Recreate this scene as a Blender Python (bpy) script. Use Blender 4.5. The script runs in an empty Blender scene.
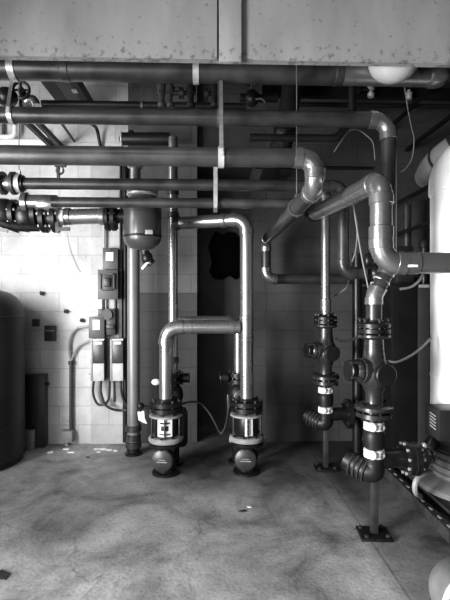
import bpy, bmesh, math, random
from mathutils import Vector, Matrix
random.seed(7)
PI = math.pi
COL = bpy.context.scene.collection
SC = bpy.context.scene

# ------------------------------------------------------------------ camera
F, CX, CY, CAMZ, YAW = 450.0, 225.0, 300.0, 1.55, 0.033
cd = bpy.data.cameras.new('camera'); cam = bpy.data.objects.new('camera', cd); COL.objects.link(cam)
cam.location = (0, 0, CAMZ); cam.rotation_euler = (PI/2, 0, -YAW)
cd.sensor_fit = 'VERTICAL'; cd.sensor_height = 24; cd.lens = 18.0; cd.clip_start = 0.05
SC.camera = cam
cy_, sy_ = math.cos(YAW), math.sin(YAW)

def P(px, py, Y):                      # where a line of sight of the survey photo meets the plane y = Y
    u, v = (px-CX)/F, (CY-py)/F
    dx, dy = u*cy_+sy_, -u*sy_+cy_
    t = Y/dy
    return Vector((t*dx, Y, CAMZ+t*v))
def X(px, Y): return P(px, 300, Y).x
def Z(px, py, Y): return P(px, py, Y).z

# ------------------------------------------------------------------ materials
def nt(name):
    m = bpy.data.materials.new(name); m.use_nodes = True
    n = m.node_tree.nodes; l = m.node_tree.links
    return m, n, l, n['Principled BSDF']
def g(v): return (v, v, v, 1)
def plain(name, v, rough=.5, metal=0., var=.15, scale=12., bump=0., spec=.5, coat=0.):
    m, n, l, b = nt(name)
    b.inputs['Roughness'].default_value = rough; b.inputs['Metallic'].default_value = metal
    b.inputs['Specular IOR Level'].default_value = spec
    b.inputs['Coat Weight'].default_value = coat
    tc = n.new('ShaderNodeTexCoord'); no = n.new('ShaderNodeTexNoise')
    no.inputs['Scale'].default_value = scale; no.inputs['Detail'].default_value = 6
    l.new(tc.outputs['Object'], no.inputs['Vector'])
    r = n.new('ShaderNodeValToRGB'); r.color_ramp.elements[0].position = .3; r.color_ramp.elements[1].position = .7
    r.color_ramp.elements[0].color = g(v*(1-var)); r.color_ramp.elements[1].color = g(min(1, v*(1+var)))
    l.new(no.outputs['Fac'], r.inputs['Fac']); l.new(r.outputs['Color'], b.inputs['Base Color'])
    mr = n.new('ShaderNodeMapRange'); mr.inputs['To Min'].default_value = max(.02, rough-.1); mr.inputs['To Max'].default_value = min(1, rough+.1)
    l.new(no.outputs['Fac'], mr.inputs['Value']); l.new(mr.outputs['Result'], b.inputs['Roughness'])
    if bump:
        bp = n.new('ShaderNodeBump'); bp.inputs['Strength'].default_value = bump; bp.inputs['Distance'].default_value = .01
        l.new(no.outputs['Fac'], bp.inputs['Height']); l.new(bp.outputs['Normal'], b.inputs['Normal'])
    return m

def block_wall(name, v, mortar, swap=False):
    m, n, l, b = nt(name)
    tc = n.new('ShaderNodeTexCoord'); sp = n.new('ShaderNodeSeparateXYZ'); cb = n.new('ShaderNodeCombineXYZ')
    l.new(tc.outputs['Object'], sp.inputs[0])
    l.new(sp.outputs['Y' if swap else 'X'], cb.inputs['X']); l.new(sp.outputs['Z'], cb.inputs['Y'])
    br = n.new('ShaderNodeTexBrick'); l.new(cb.outputs[0], br.inputs['Vector'])
    br.inputs['Scale'].default_value = 1; br.inputs['Brick Width'].default_value = .4064; br.inputs['Row Height'].default_value = .2032
    br.inputs['Mortar Size'].default_value = .006; br.inputs['Mortar Smooth'].default_value = .3
    br.inputs['Color1'].default_value = g(v); br.inputs['Color2'].default_value = g(v*.9); br.inputs['Mortar'].default_value = g(mortar)
    no = n.new('ShaderNodeTexNoise'); no.inputs['Scale'].default_value = 2.2; no.inputs['Detail'].default_value = 9; no.inputs['Roughness'].default_value = .65
    l.new(tc.outputs['Object'], no.inputs['Vector'])
    r = n.new('ShaderNodeValToRGB'); r.color_ramp.elements[0].position = .3; r.color_ramp.elements[1].position = .62
    r.color_ramp.elements[0].color = g(.62); r.color_ramp.elements[1].color = g(1)
    l.new(no.outputs['Fac'], r.inputs['Fac'])
    mx = n.new('ShaderNodeMix'); mx.data_type = 'RGBA'; mx.blend_type = 'MULTIPLY'; mx.inputs['Factor'].default_value = 1
    l.new(br.outputs['Color'], mx.inputs['A']); l.new(r.outputs['Color'], mx.inputs['B'])
    # small pits and chips
    vo = n.new('ShaderNodeTexNoise'); vo.inputs['Scale'].default_value = 22; vo.inputs['Detail'].default_value = 3
    l.new(tc.outputs['Object'], vo.inputs['Vector'])
    r2 = n.new('ShaderNodeValToRGB'); r2.color_ramp.elements[0].position = .70; r2.color_ramp.elements[1].position = .75
    r2.color_ramp.elements[0].color = g(1); r2.color_ramp.elements[1].color = g(.45)
    l.new(vo.outputs['Fac'], r2.inputs['Fac'])
    m2 = n.new('ShaderNodeMix'); m2.data_type = 'RGBA'; m2.blend_type = 'MULTIPLY'; m2.inputs['Factor'].default_value = .8
    l.new(mx.outputs['Result'], m2.inputs['A']); l.new(r2.outputs['Color'], m2.inputs['B'])
    l.new(m2.outputs['Result'], b.inputs['Base Color'])
    b.inputs['Roughness'].default_value = .75
    ad = n.new('ShaderNodeMath'); ad.operation = 'MULTIPLY_ADD'; ad.inputs[1].default_value = .25
    iv = n.new('ShaderNodeMath'); iv.operation = 'SUBTRACT'; iv.inputs[0].default_value = 1
    l.new(br.outputs['Fac'], iv.inputs[1]); l.new(vo.outputs['Fac'], ad.inputs[0]); l.new(iv.outputs[0], ad.inputs[2])
    bp = n.new('ShaderNodeBump'); bp.inputs['Strength'].default_value = .5; bp.inputs['Distance'].default_value = .01
    l.new(ad.outputs[0], bp.inputs['Height']); l.new(bp.outputs['Normal'], b.inputs['Normal'])
    return m

def floor_mat():
    m, n, l, b = nt('concrete floor')
    tc = n.new('ShaderNodeTexCoord')
    a = n.new('ShaderNodeTexNoise'); a.inputs['Scale'].default_value = 1.3; a.inputs['Detail'].default_value = 10; a.inputs['Roughness'].default_value = .68; a.inputs['Distortion'].default_value = .6
    l.new(tc.outputs['Object'], a.inputs['Vector'])
    r = n.new('ShaderNodeValToRGB'); r.color_ramp.elements[0].position = .33; r.color_ramp.elements[1].position = .64
    r.color_ramp.elements[0].color = g(.07); r.color_ramp.elements[1].color = g(.46)
    e = r.color_ramp.elements.new(.47); e.color = g(.27)
    l.new(a.outputs['Fac'], r.inputs['Fac'])
    # speckle
    s = n.new('ShaderNodeTexNoise'); s.inputs['Scale'].default_value = 45; s.inputs['Detail'].default_value = 4
    l.new(tc.outputs['Object'], s.inputs['Vector'])
    rs = n.new('ShaderNodeValToRGB'); rs.color_ramp.elements[0].position = .28; rs.color_ramp.elements[1].position = .5
    rs.color_ramp.elements[0].color = g(.62); rs.color_ramp.elements[1].color = g(1)
    l.new(s.outputs['Fac'], rs.inputs['Fac'])
    m1 = n.new('ShaderNodeMix'); m1.data_type = 'RGBA'; m1.blend_type = 'MULTIPLY'; m1.inputs['Factor'].default_value = .8
    l.new(r.outputs['Color'], m1.inputs['A']); l.new(rs.outputs['Color'], m1.inputs['B'])
    # scuffs
    a2 = n.new('ShaderNodeTexNoise'); a2.inputs['Scale'].default_value = 6; a2.inputs['Detail'].default_value = 8; a2.inputs['Roughness'].default_value = .7
    l.new(tc.outputs['Object'], a2.inputs['Vector'])
    ra = n.new('ShaderNodeValToRGB'); ra.color_ramp.elements[0].position = .36; ra.color_ramp.elements[1].position = .56
    ra.color_ramp.elements[0].color = g(.6); ra.color_ramp.elements[1].color = g(1)
    l.new(a2.outputs['Fac'], ra.inputs['Fac'])
    m0 = n.new('ShaderNodeMix'); m0.data_type = 'RGBA'; m0.blend_type = 'MULTIPLY'; m0.inputs['Factor'].default_value = .65
    l.new(m1.outputs['Result'], m0.inputs['A']); l.new(ra.outputs['Color'], m0.inputs['B']); m1 = m0
    # cracks
    wn = n.new('ShaderNodeTexNoise'); wn.inputs['Scale'].default_value = 2.5; wn.inputs['Detail'].default_value = 5
    l.new(tc.outputs['Object'], wn.inputs['Vector'])
    va = n.new('ShaderNodeMix'); va.data_type = 'RGBA'; va.blend_type = 'LINEAR_LIGHT'; va.inputs['Factor'].default_value = .35
    l.new(tc.outputs['Object'], va.inputs['A']); l.new(wn.outputs['Color'], va.inputs['B'])
    vo = n.new('ShaderNodeTexVoronoi'); vo.feature = 'DISTANCE_TO_EDGE'; vo.inputs['Scale'].default_value = .8
    l.new(va.outputs['Result'], vo.inputs['Vector'])
    rc = n.new('ShaderNodeValToRGB'); rc.color_ramp.elements[0].position = .0; rc.color_ramp.elements[1].position = .008
    rc.color_ramp.elements[0].color = g(.3); rc.color_ramp.elements[1].color = g(1)
    ck = n.new('ShaderNodeMapRange'); ck.inputs['From Min'].default_value = .46; ck.inputs['From Max'].default_value = .56; ck.inputs['To Max'].default_value = .02
    cn = n.new('ShaderNodeTexNoise'); cn.inputs['Scale'].default_value = 1.7; l.new(tc.outputs['Object'], cn.inputs['Vector']); l.new(cn.outputs['Fac'], ck.inputs['Value'])
    ca = n.new('ShaderNodeMath'); l.new(vo.outputs['Distance'], ca.inputs[0]); l.new(ck.outputs['Result'], ca.inputs[1]); l.new(ca.outputs[0], rc.inputs['Fac'])
    m2 = n.new('ShaderNodeMix'); m2.data_type = 'RGBA'; m2.blend_type = 'MULTIPLY'; m2.inputs['Factor'].default_value = .6
    l.new(m1.outputs['Result'], m2.inputs['A']); l.new(rc.outputs['Color'], m2.inputs['B'])
    # second slab: darker concrete beyond a joint, partly shade painted into its colour
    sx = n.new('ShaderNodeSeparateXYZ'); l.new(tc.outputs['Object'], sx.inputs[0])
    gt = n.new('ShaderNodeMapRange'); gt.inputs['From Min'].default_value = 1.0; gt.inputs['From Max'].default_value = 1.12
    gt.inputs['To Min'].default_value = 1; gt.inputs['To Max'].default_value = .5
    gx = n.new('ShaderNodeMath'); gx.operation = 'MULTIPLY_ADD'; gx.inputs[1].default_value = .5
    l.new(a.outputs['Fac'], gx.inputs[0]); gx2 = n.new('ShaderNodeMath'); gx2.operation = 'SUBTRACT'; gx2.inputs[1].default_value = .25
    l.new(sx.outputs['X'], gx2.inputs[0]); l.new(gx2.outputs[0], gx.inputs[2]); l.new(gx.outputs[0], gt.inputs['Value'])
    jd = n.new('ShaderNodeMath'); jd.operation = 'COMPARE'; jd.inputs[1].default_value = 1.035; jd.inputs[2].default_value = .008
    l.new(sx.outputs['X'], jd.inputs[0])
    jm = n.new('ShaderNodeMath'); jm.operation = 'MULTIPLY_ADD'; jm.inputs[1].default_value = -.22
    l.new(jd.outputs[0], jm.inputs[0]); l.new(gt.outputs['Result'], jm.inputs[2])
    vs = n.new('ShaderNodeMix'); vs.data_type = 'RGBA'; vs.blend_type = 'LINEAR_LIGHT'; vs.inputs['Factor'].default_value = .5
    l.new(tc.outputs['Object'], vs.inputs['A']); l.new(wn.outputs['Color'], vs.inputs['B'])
    ds = n.new('ShaderNodeVectorMath'); ds.operation = 'DISTANCE'; ds.inputs[1].default_value = (.62, 4.65, 0)  # shade round the pump stands, painted in as a noisy dark patch
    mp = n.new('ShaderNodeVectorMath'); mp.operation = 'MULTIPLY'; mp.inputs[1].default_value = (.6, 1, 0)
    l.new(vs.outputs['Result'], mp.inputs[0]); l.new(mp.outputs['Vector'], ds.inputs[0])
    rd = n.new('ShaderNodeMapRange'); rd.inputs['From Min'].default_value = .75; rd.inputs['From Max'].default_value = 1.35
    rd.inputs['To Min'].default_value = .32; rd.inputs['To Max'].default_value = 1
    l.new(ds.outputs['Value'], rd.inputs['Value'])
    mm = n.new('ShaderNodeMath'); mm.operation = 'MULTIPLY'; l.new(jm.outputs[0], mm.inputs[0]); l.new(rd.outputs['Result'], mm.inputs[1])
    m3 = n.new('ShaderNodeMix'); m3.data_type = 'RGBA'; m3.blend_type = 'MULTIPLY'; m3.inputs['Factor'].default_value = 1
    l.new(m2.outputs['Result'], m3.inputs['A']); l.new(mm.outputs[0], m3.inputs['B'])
    l.new(m3.outputs['Result'], b.inputs['Base Color'])
    mr = n.new('ShaderNodeMapRange'); mr.inputs['To Min'].default_value = .42; mr.inputs['To Max'].default_value = .8
    l.new(a.outputs['Fac'], mr.inputs['Value']); l.new(mr.outputs['Result'], b.inputs['Roughness'])
    bp = n.new('ShaderNodeBump'); bp.inputs['Strength'].default_value = .25; bp.inputs['Distance'].default_value = .01
    l.new(s.outputs['Fac'], bp.inputs['Height']); l.new(bp.outputs['Normal'], b.inputs['Normal'])
    return m

def beam_mat(zb):
    m, n, l, b = nt('weathered painted beam')
    tc = n.new('ShaderNodeTexCoord')
    a = n.new('ShaderNodeTexNoise'); a.inputs['Scale'].default_value = 3; a.inputs['Detail'].default_value = 8; a.inputs['Roughness'].default_value = .6
    mp = n.new('ShaderNodeMapping'); mp.inputs['Scale'].default_value = (1, 1, .35)
    l.new(tc.outputs['Object'], mp.inputs[0]); l.new(mp.outputs[0], a.inputs['Vector'])
    r = n.new('ShaderNodeValToRGB'); r.color_ramp.elements[0].position = .3; r.color_ramp.elements[1].position = .65
    r.color_ramp.elements[0].color = g(.19); r.color_ramp.elements[1].color = g(.30)
    l.new(a.outputs['Fac'], r.inputs['Fac'])
    # rust spots that gather along the lower edge
    s = n.new('ShaderNodeTexNoise'); s.inputs['Scale'].default_value = 24; s.inputs['Detail'].default_value = 4
    l.new(tc.outputs['Object'], s.inputs['Vector'])
    sp = n.new('ShaderNodeSeparateXYZ'); l.new(tc.outputs['Object'], sp.inputs[0])
    mr = n.new('ShaderNodeMapRange'); mr.inputs['From Min'].default_value = zb; mr.inputs['From Max'].default_value = zb+.16
    mr.inputs['To Min'].default_value = .12; mr.inputs['To Max'].default_value = 0
    l.new(sp.outputs['Z'], mr.inputs['Value'])
    ad = n.new('ShaderNodeMath'); l.new(s.outputs['Fac'], ad.inputs[0]); l.new(mr.outputs['Result'], ad.inputs[1])
    rs = n.new('ShaderNodeValToRGB'); rs.color_ramp.elements[0].position = .63; rs.color_ramp.elements[1].position = .74
    rs.color_ramp.elements[0].color = g(1); rs.color_ramp.elements[1].color = g(.5)
    l.new(ad.outputs[0], rs.inputs['Fac'])
    mx = n.new('ShaderNodeMix'); mx.data_type = 'RGBA'; mx.blend_type = 'MULTIPLY'; mx.inputs['Factor'].default_value = 1
    l.new(r.outputs['Color'], mx.inputs['A']); l.new(rs.outputs['Color'], mx.inputs['B'])
    l.new(mx.outputs['Result'], b.inputs['Base Color']); b.inputs['Roughness'].default_value = .6
    return m

M = dict(
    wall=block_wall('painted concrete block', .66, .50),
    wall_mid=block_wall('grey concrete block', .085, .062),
    wall_low=block_wall('shade-toned lower block', .03, .022),  # shade on the lower wall, put into a darker block colour
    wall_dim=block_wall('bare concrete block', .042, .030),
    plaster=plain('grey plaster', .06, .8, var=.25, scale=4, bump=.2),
    void=plain('unlit black', .01, .9),
    ceil=plain('grey ceiling deck', .16, .8, var=.15, scale=3),
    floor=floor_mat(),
    pipe=plain('dull grey painted pipe', .045, .36, metal=.45, var=.5, scale=7),
    shiny=plain('bare metal pipe', .30, .28, metal=.85, var=.15, scale=3),
    dpipe=plain('dark pipe', .010, .42, metal=.2, var=.3, scale=9, spec=.3),
    iron=plain('black cast iron', .007, .36, var=.3, scale=20, spec=.3),
    giron=plain('worn grey cast iron', .05, .36, metal=.5, var=.3, scale=12),
    lgrey=plain('light grey enamel', .24, .5, var=.2, scale=20),
    steel=plain('galvanised steel', .52, .4, metal=.5, var=.2, scale=25),
    rod=plain('zinc rod', .12, .45, metal=.5),
    white=plain('white plastic', .80, .45, var=.05),
    jacket=plain('white insulation jacket', .86, .5, var=.05, scale=3),
    jacket_d=plain('greyed insulation jacket', .40, .6, var=.15, scale=6, bump=.15),
    box=plain('grey enamel box', .045, .5, var=.12, scale=14),
    dbox=plain('dark enamel box', .025, .45, var=.2, scale=14),
    black=plain('black plastic', .012, .45),
    screen=plain('dark keypad panel', .03, .35),
    paper=plain('white paper', .85, .7, var=.04),
    ink=plain('black ink', .02, .7),
    tank=plain('black painted tank', .012, .5, var=.3, scale=3, spec=.3),
    cabinet=plain('black cabinet paint', .006, .4, var=.3, scale=5, spec=.2),
    cabinet_l=plain('grey cabinet panel', .025, .4, var=.2, scale=5),
    board=block_wall('backboard paint', .52, .44),
    jacket_w=plain('dusty insulation jacket', .22, .6, var=.15, scale=6, bump=.15),
    wrap=plain('grey pipe wrap', .13, .6, var=.25, scale=8, bump=.2),
    lpipe=plain('light grey painted pipe', .19, .36, metal=.3, var=.15, scale=4),
    vessel=plain('grey painted vessel', .06, .3, metal=.3, var=.15, scale=4),
    casting=plain('polished dark casting', .065, .28, metal=.75, var=.3, scale=9),
    cable=plain('black cable', .02, .5),
    wire=plain('grey wire', .16, .5),
    conduit=plain('painted conduit', .42, .5, var=.15),
    rust=plain('dark steel rail', .03, .5, var=.4, scale=14),
)

# ------------------------------------------------------------------ mesh helpers
def ring_frame(d):
    d = d.normalized()
    up = Vector((0, 0, 1)) if abs(d.z) < .9 else Vector((0, 1, 0))
    a = d.cross(up).normalized(); return a, a.cross(d).normalized()
class MB:
    def __init__(s): s.bm = bmesh.new(); s.mi = 0
    def mat(s, i): s.mi = i; return s
    def _f(s, vs):
        try:
            f = s.bm.faces.new(vs); f.material_index = s.mi; return f
        except ValueError: return None
    def box(s, x0, x1, y0, y1, z0, z1, bev=0., rot=0., piv=None):
        before = set(s.bm.verts)
        c = Vector(((x0+x1)/2, (y0+y1)/2, (z0+z1)/2))
        mt = Matrix.Translation(c) @ Matrix.Rotation(rot, 4, 'Z') @ Matrix.Diagonal((abs(x1-x0), abs(y1-y0), abs(z1-z0), 1))
        r = bmesh.ops.create_cube(s.bm, size=1, matrix=mt)
        fs = {f for v in r['verts'] for f in v.link_faces}
        for f in fs: f.material_index = s.mi
        if bev:
            es = list({e for v in r['verts'] for e in v.link_edges})
            bmesh.ops.bevel(s.bm, geom=es, offset=bev, segments=2, affect='EDGES', profile=.5, material=s.mi)
        return s
    def bar(s, p0, p1, w, h, roll=0.):          # rectangular bar between two points
        p0, p1 = Vector(p0), Vector(p1); d = p1-p0
        a, b = ring_frame(d)
        if roll:
            q = Matrix.Rotation(roll, 3, d.normalized()); a = q @ a; b = q @ b
        vs = []
        for p in (p0, p1):
            vs.append([s.bm.verts.new(p + a*(w/2*i) + b*(h/2*j)) for i, j in ((-1,-1),(1,-1),(1,1),(-1,1))])
        for i in range(4): s._f((vs[0][i], vs[0][(i+1)%4], vs[1][(i+1)%4], vs[1][i]))
        s._f(vs[0][::-1]); s._f(vs[1]); return s
    def sweep(s, pts, r, n=16, caps=True):
        pts = [Vector(p) for p in pts]; N = len(pts)
        rs = r if isinstance(r, (list, tuple)) else [r]*N
        tang = []
        for i in range(N):
            t = (pts[min(i+1, N-1)]-pts[max(i-1, 0)])
            tang.append(t.normalized() if t.length else Vector((0,0,1)))
        a, b = ring_frame(tang[0]); rings = []
        for i in range(N):
            if i:
                q = tang[i-1].rotation_difference(tang[i]); a = q @ a; b = q @ b
            rings.append([s.bm.verts.new(pts[i] + (a*math.cos(2*PI*k/n) + b*math.sin(2*PI*k/n))*rs[i]) for k in range(n)])
        for i in range(N-1):
            for k in range(n): s._f((rings[i][k], rings[i][(k+1)%n], rings[i+1][(k+1)%n], rings[i+1][k]))
        if caps: s._f(rings[0][::-1]); s._f(rings[-1])
        return s
    def cyl(s, p0, p1, r, r1=None, n=20): return s.sweep([p0, p1], [r, r if r1 is None else r1], n)
    def lathe(s, prof, o, axis=(0,0,1), n=24, caps=True):     # prof: (radius, distance along axis)
        o = Vector(o); d = Vector(axis).normalized(); a, b = ring_frame(d); rings = []
        for r, t in prof:
            rings.append([s.bm.verts.new(o + d*t + (a*math.cos(2*PI*k/n) + b*math.sin(2*PI*k/n))*max(r, 1e-4)) for k in range(n)])
        for i in range(len(rings)-1):
            for k in range(n): s._f((rings[i][k], rings[i][(k+1)%n], rings[i+1][(k+1)%n], rings[i+1][k]))
        if caps: s._f(rings[0][::-1]); s._f(rings[-1])
        return s
    def band(s, c, axis, R, w, th=.004, n=28):                # flat strap around a pipe
        return s.lathe([(R, -w/2), (R+th, -w/2), (R+th, w/2), (R, w/2), (R, -w/2)], c, axis, n, caps=False)
    def torus(s, c, axis, R, r, n=24, k=8):
        return s.lathe([(R+r*math.cos(2*PI*i/k), r*math.sin(2*PI*i/k)) for i in range(k+1)], c, axis, n, caps=False)
    def ball(s, c, r, sz=1., n=16):
        r_ = bmesh.ops.create_uvsphere(s.bm, u_segments=n, v_segments=n//2+2, radius=1,
             matrix=Matrix.Translation(Vector(c)) @ Matrix.Diagonal((r, r, r*sz, 1)))
        for f in {f for v in r_['verts'] for f in v.link_faces}: f.material_index = s.mi
        return s
    def poly(s, pts, d):                                     # flat outline with thickness along vector d
        d = Vector(d); lo = [s.bm.verts.new(Vector(p)) for p in pts]; hi = [s.bm.verts.new(Vector(p)+d) for p in pts]
        s._f(lo[::-1]); s._f(hi)
        for i in range(len(lo)): s._f((lo[i], lo[(i+1)%len(lo)], hi[(i+1)%len(lo)], hi[i]))
        return s
    def build(s, name, mats, parent=None, ang=38):
        bm = s.bm
        bmesh.ops.remove_doubles(bm, verts=bm.verts, dist=1e-5)
        off = Vector((0,0,0)); q = parent
        while q: off += q.location; q = q.parent
        if not parent:                                       # the object's origin goes to its base
            xs = [v.co.copy() for v in bm.verts]
            off = Vector(((min(v.x for v in xs)+max(v.x for v in xs))/2, (min(v.y for v in xs)+max(v.y for v in xs))/2, min(v.z for v in xs)))
        if parent or not name.startswith(('wall', 'floor', 'ceiling', 'recess')):
            bmesh.ops.translate(bm, verts=bm.verts, vec=-off)
        else: off = Vector((0,0,0))
        bmesh.ops.recalc_face_normals(bm, faces=bm.faces)
        me = bpy.data.meshes.new(name); bm.to_mesh(me); bm.free()
        for p in me.polygons: p.use_smooth = True
        me.set_sharp_from_angle(angle=math.radians(ang))
        for m in (mats if isinstance(mats, (list, tuple)) else [mats]): me.materials.append(M[m])
        o = bpy.data.objects.new(name, me); COL.objects.link(o)
        if parent: o.parent = parent
        else: o.location = off
        return o

def tag(o, label, cat, group=None):
    o['label'] = label; o['category'] = cat
    if group: o['group'] = group
    return o
def struct(o): o['kind'] = 'structure'; return o
def thing(name, label, cat, loc, group=None):
    o = bpy.data.objects.new(name, None); COL.objects.link(o); o.location = loc; o.empty_display_size = .05
    return tag(o, label, cat, group)
def dup(root, loc, label, rotz=0., skip=()):
    r = root.copy(); COL.objects.link(r); r.location = loc; r.rotation_euler.z = rotz; r['label'] = label
    for ch in list(root.children):
        if ch.name.split('.')[0] in skip: continue
        c = ch.copy(); COL.objects.link(c); c.parent = r
        for gch in list(ch.children):
            d = gch.copy(); COL.objects.link(d); d.parent = c
    return r

BOLTS = {}
def bolts(parent, c, axis, R, n, L, r=.010, mat='giron', ph=.2):
    """one bolt object each, sharing a mesh"""
    key = (round(L, 4), r, mat, tuple(round(v, 3) for v in Vector(axis).normalized()))
    d = Vector(axis).normalized(); a, b = ring_frame(d); c = Vector(c); me = BOLTS.get(key)
    off = Vector((0,0,0)); q = parent
    while q: off += q.location; q = q.parent
    for i in range(n):
        p = c + (a*math.cos(2*PI*i/n+ph) + b*math.sin(2*PI*i/n+ph))*R
        if me is None:
            o = MB().cyl(-d*L/2, d*L/2, r*.55, n=8).cyl(-d*L/2, -d*(L/2-.012), r, n=6).cyl(d*(L/2-.012), d*L/2, r, n=6).build('bolt', mat)
            o.data.transform(Matrix.Translation(o.location)); me = o.data; BOLTS[key] = me
        else:
            o = bpy.data.objects.new('bolt', me); COL.objects.link(o)
        o.parent = parent; o.location = p-off

def arc(p, a, b, bend, n=10):
    """fillet at p between a and b: (list of points)"""
    u = (a-p).normalized(); v = (b-p).normalized()
    ang = math.acos(max(-1, min(1, u.dot(v)))); t = bend/math.tan(ang/2)
    t = min(t, (a-p).length*.98, (b-p).length*.98); bend = t*math.tan(ang/2)
    c = p + (u+v).normalized()*(bend/math.sin(ang/2))
    s, e = p+u*t, p+v*t
    cs, ce = (s-c), (e-c); tot = cs.angle(ce); ax = cs.cross(ce).normalized()
    return [c + Matrix.Rotation(tot*i/n, 3, ax) @ cs for i in range(n+1)]

def pipeline(root, pts, r, bend, mat, emat=None, coup=True, n=20, names=('pipe_section', 'elbow', 'coupling')):
    pts = [Vector(p) for p in pts]; emat = emat or mat
    cur = pts[0]
    for i in range(1, len(pts)):
        if i < len(pts)-1:
            A = arc(pts[i], cur, pts[i+1], bend)
            if (A[0]-cur).length > .005: MB().cyl(cur, A[0], r, n=n).build(names[0], mat, root)
            MB().sweep(A, r*1.05, n).build(names[1], emat, root)
            if coup:
                for q, w in ((A[0], A[1]), (A[-1], A[-2])):
                    d = (q-w).normalized()
                    MB().lathe([(r*1.03, -r*.35), (r*1.12, -r*.3), (r*1.12, r*.55), (r*1.0, r*.6)], q, d, n).build(names[2], emat, root)
            cur = A[-1]
        else: MB().cyl(cur, pts[i], r, n=n).build(names[0], mat, root)
def smooth_path(pts, n=8):
    pts = [Vector(p) for p in pts]; out = []
    q = [pts[0]*2-pts[1]] + pts + [pts[-1]*2-pts[-2]]
    for i in range(1, len(q)-2):
        p0, p1, p2, p3 = q[i-1:i+3]
        for k in range(n):
            t = k/n
            out.append(.5*((2*p1)+(p2-p0)*t+(2*p0-5*p1+4*p2-p3)*t*t+(3*p1-p0-3*p2+p3)*t**3))
    return out+[pts[-1]]
def cable(name, pts, r, mat, label, cat='cable', group=None):
    return tag(MB().sweep(smooth_path(pts), r, 8).build(name, mat), label, cat, group)

# ------------------------------------------------------------------ the room
YB = 4.9; CEIL = 3.97; XL, XR, YF = -3.0, 3.3, -2.6
oL, oR, pR = X(197, YB), X(253, YB+.12), X(267, YB)
YH = 5.55
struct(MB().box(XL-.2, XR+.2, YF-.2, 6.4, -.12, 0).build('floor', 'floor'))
struct(MB().box(XL-.2, XR+.2, YF-.2, 6.4, CEIL, CEIL+.1).build('ceiling', 'ceil'))
xM = X(128, YB)
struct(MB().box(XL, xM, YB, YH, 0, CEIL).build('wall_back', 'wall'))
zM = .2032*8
struct(MB().box(xM, oL, YB, YH, zM, CEIL).build('wall_back', 'wall_mid'))  # light's falloff from the left put partly into this block colour
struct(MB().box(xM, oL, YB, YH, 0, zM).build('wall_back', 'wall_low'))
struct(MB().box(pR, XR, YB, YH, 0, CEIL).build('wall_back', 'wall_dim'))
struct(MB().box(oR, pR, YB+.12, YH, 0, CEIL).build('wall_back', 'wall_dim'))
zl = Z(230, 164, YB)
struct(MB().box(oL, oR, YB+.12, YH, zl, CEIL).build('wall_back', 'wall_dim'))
struct(MB().box(XL-.2, XL, YF, -.6, 0, CEIL).box(XL-.2, XL, -.6, .9, 2.15, CEIL).box(XL-.2, XL, .9, 1.75, 0, CEIL).box(XL-.2, XL, 1.75, 2.75, 0, .95).box(XL-.2, XL, 1.75, 2.75, 3.15, CEIL).box(XL-.2, XL, 2.75, YH, 0, CEIL).build('wall_left', 'wall_mid'))
struct(MB().box(XR, XR+.2, YF, YH, 0, CEIL).build('wall_right', 'wall_dim'))
struct(MB().box(XL, -2.3, YF-.2, YF, 0, CEIL).box(.2, XR, YF-.2, YF, 0, CEIL).box(-2.3, .2, YF-.2, YF, 2.6, CEIL).build('wall_front', 'wall_mid'))
struct(MB().box(XL, XL+.02, 3.0, 3.9, 3.22, 3.26).box(XL, XL+.02, 3.0, 3.9, 3.80, 3.84).box(XL, XL+.02, 3.0, 3.04, 3.26, 3.80).box(XL, XL+.02, 3.86, 3.9, 3.26, 3.80).build('added_window_frame', 'lgrey'))  # frame of an unseen window, added to go with the upper wall light
# bricked up recess with a ragged hole knocked through
hp = [(208,246),(212,236),(216,231),(222,234),(229,231),(236,232),(240,236),(242,250),(241,266),(243,276),(236,280),(230,276),(222,280),(214,279),(209,272),(212,262),(210,254)]
mb = MB(); bm = mb.bm; hole = [P(x, y, YH) for x, y in hp]
outer = [Vector((oL, YH, 0)), Vector((oR, YH, 0)), Vector((oR, YH, zl)), Vector((oL, YH, zl))]
es = []
for lp in (outer, hole):
    vs = [bm.verts.new(p) for p in lp]
    for i in range(len(vs)): es.append(bm.edges.new((vs[i], vs[(i+1)%len(vs)])))
bmesh.ops.triangle_fill(bm, edges=es, use_beauty=True)
ext = bmesh.ops.extrude_face_region(bm, geom=list(bm.faces))
bmesh.ops.translate(bm, verts=[v for v in ext['geom'] if isinstance(v, bmesh.types.BMVert)], vec=(0, .1, 0))
struct(mb.build('wall_recess', 'plaster', ang=20))
struct(MB().box(oL, oR, 6.2, 6.3, 0, zl).box(oL-.1, oL, YH+.1, 6.3, 0, zl).box(oR, oR+.1, YH+.1, 6.3, 0, zl).box(oL-.1, oR+.1, YH+.1, 6.3, zl, zl+.1).build('wall_recess', 'void'))  # unseen chamber added behind the hole, painted black so it stays dark
# painted strip behind the drives
struct(MB().box(X(91, YB), X(127.5, YB), YB-.015, YB, 0, Z(100, 150, YB)).build('trim_1', 'board'))

# the deep painted beam across the front of the pipe rack
YBm = 2.75; zB = Z(225, 59.5, YBm); sx0, sx1 = X(219, YBm-.03), X(241.5, YBm-.03)
M['beam'] = beam_mat(zB); M['beam0'] = beam_mat(0)
bo = struct(MB().box(XL, XR, YBm, YBm+.05, zB, CEIL).build('ceiling_beam', 'beam'))
MB().box(sx0, sx1, YBm-.035, YBm, zB-.03, CEIL, .004).build('stiffener', 'beam', bo)
MB().box(sx0-.012, sx0-.002, YBm-.012, YBm, zB, CEIL).build('seam', 'dpipe', bo)

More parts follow.
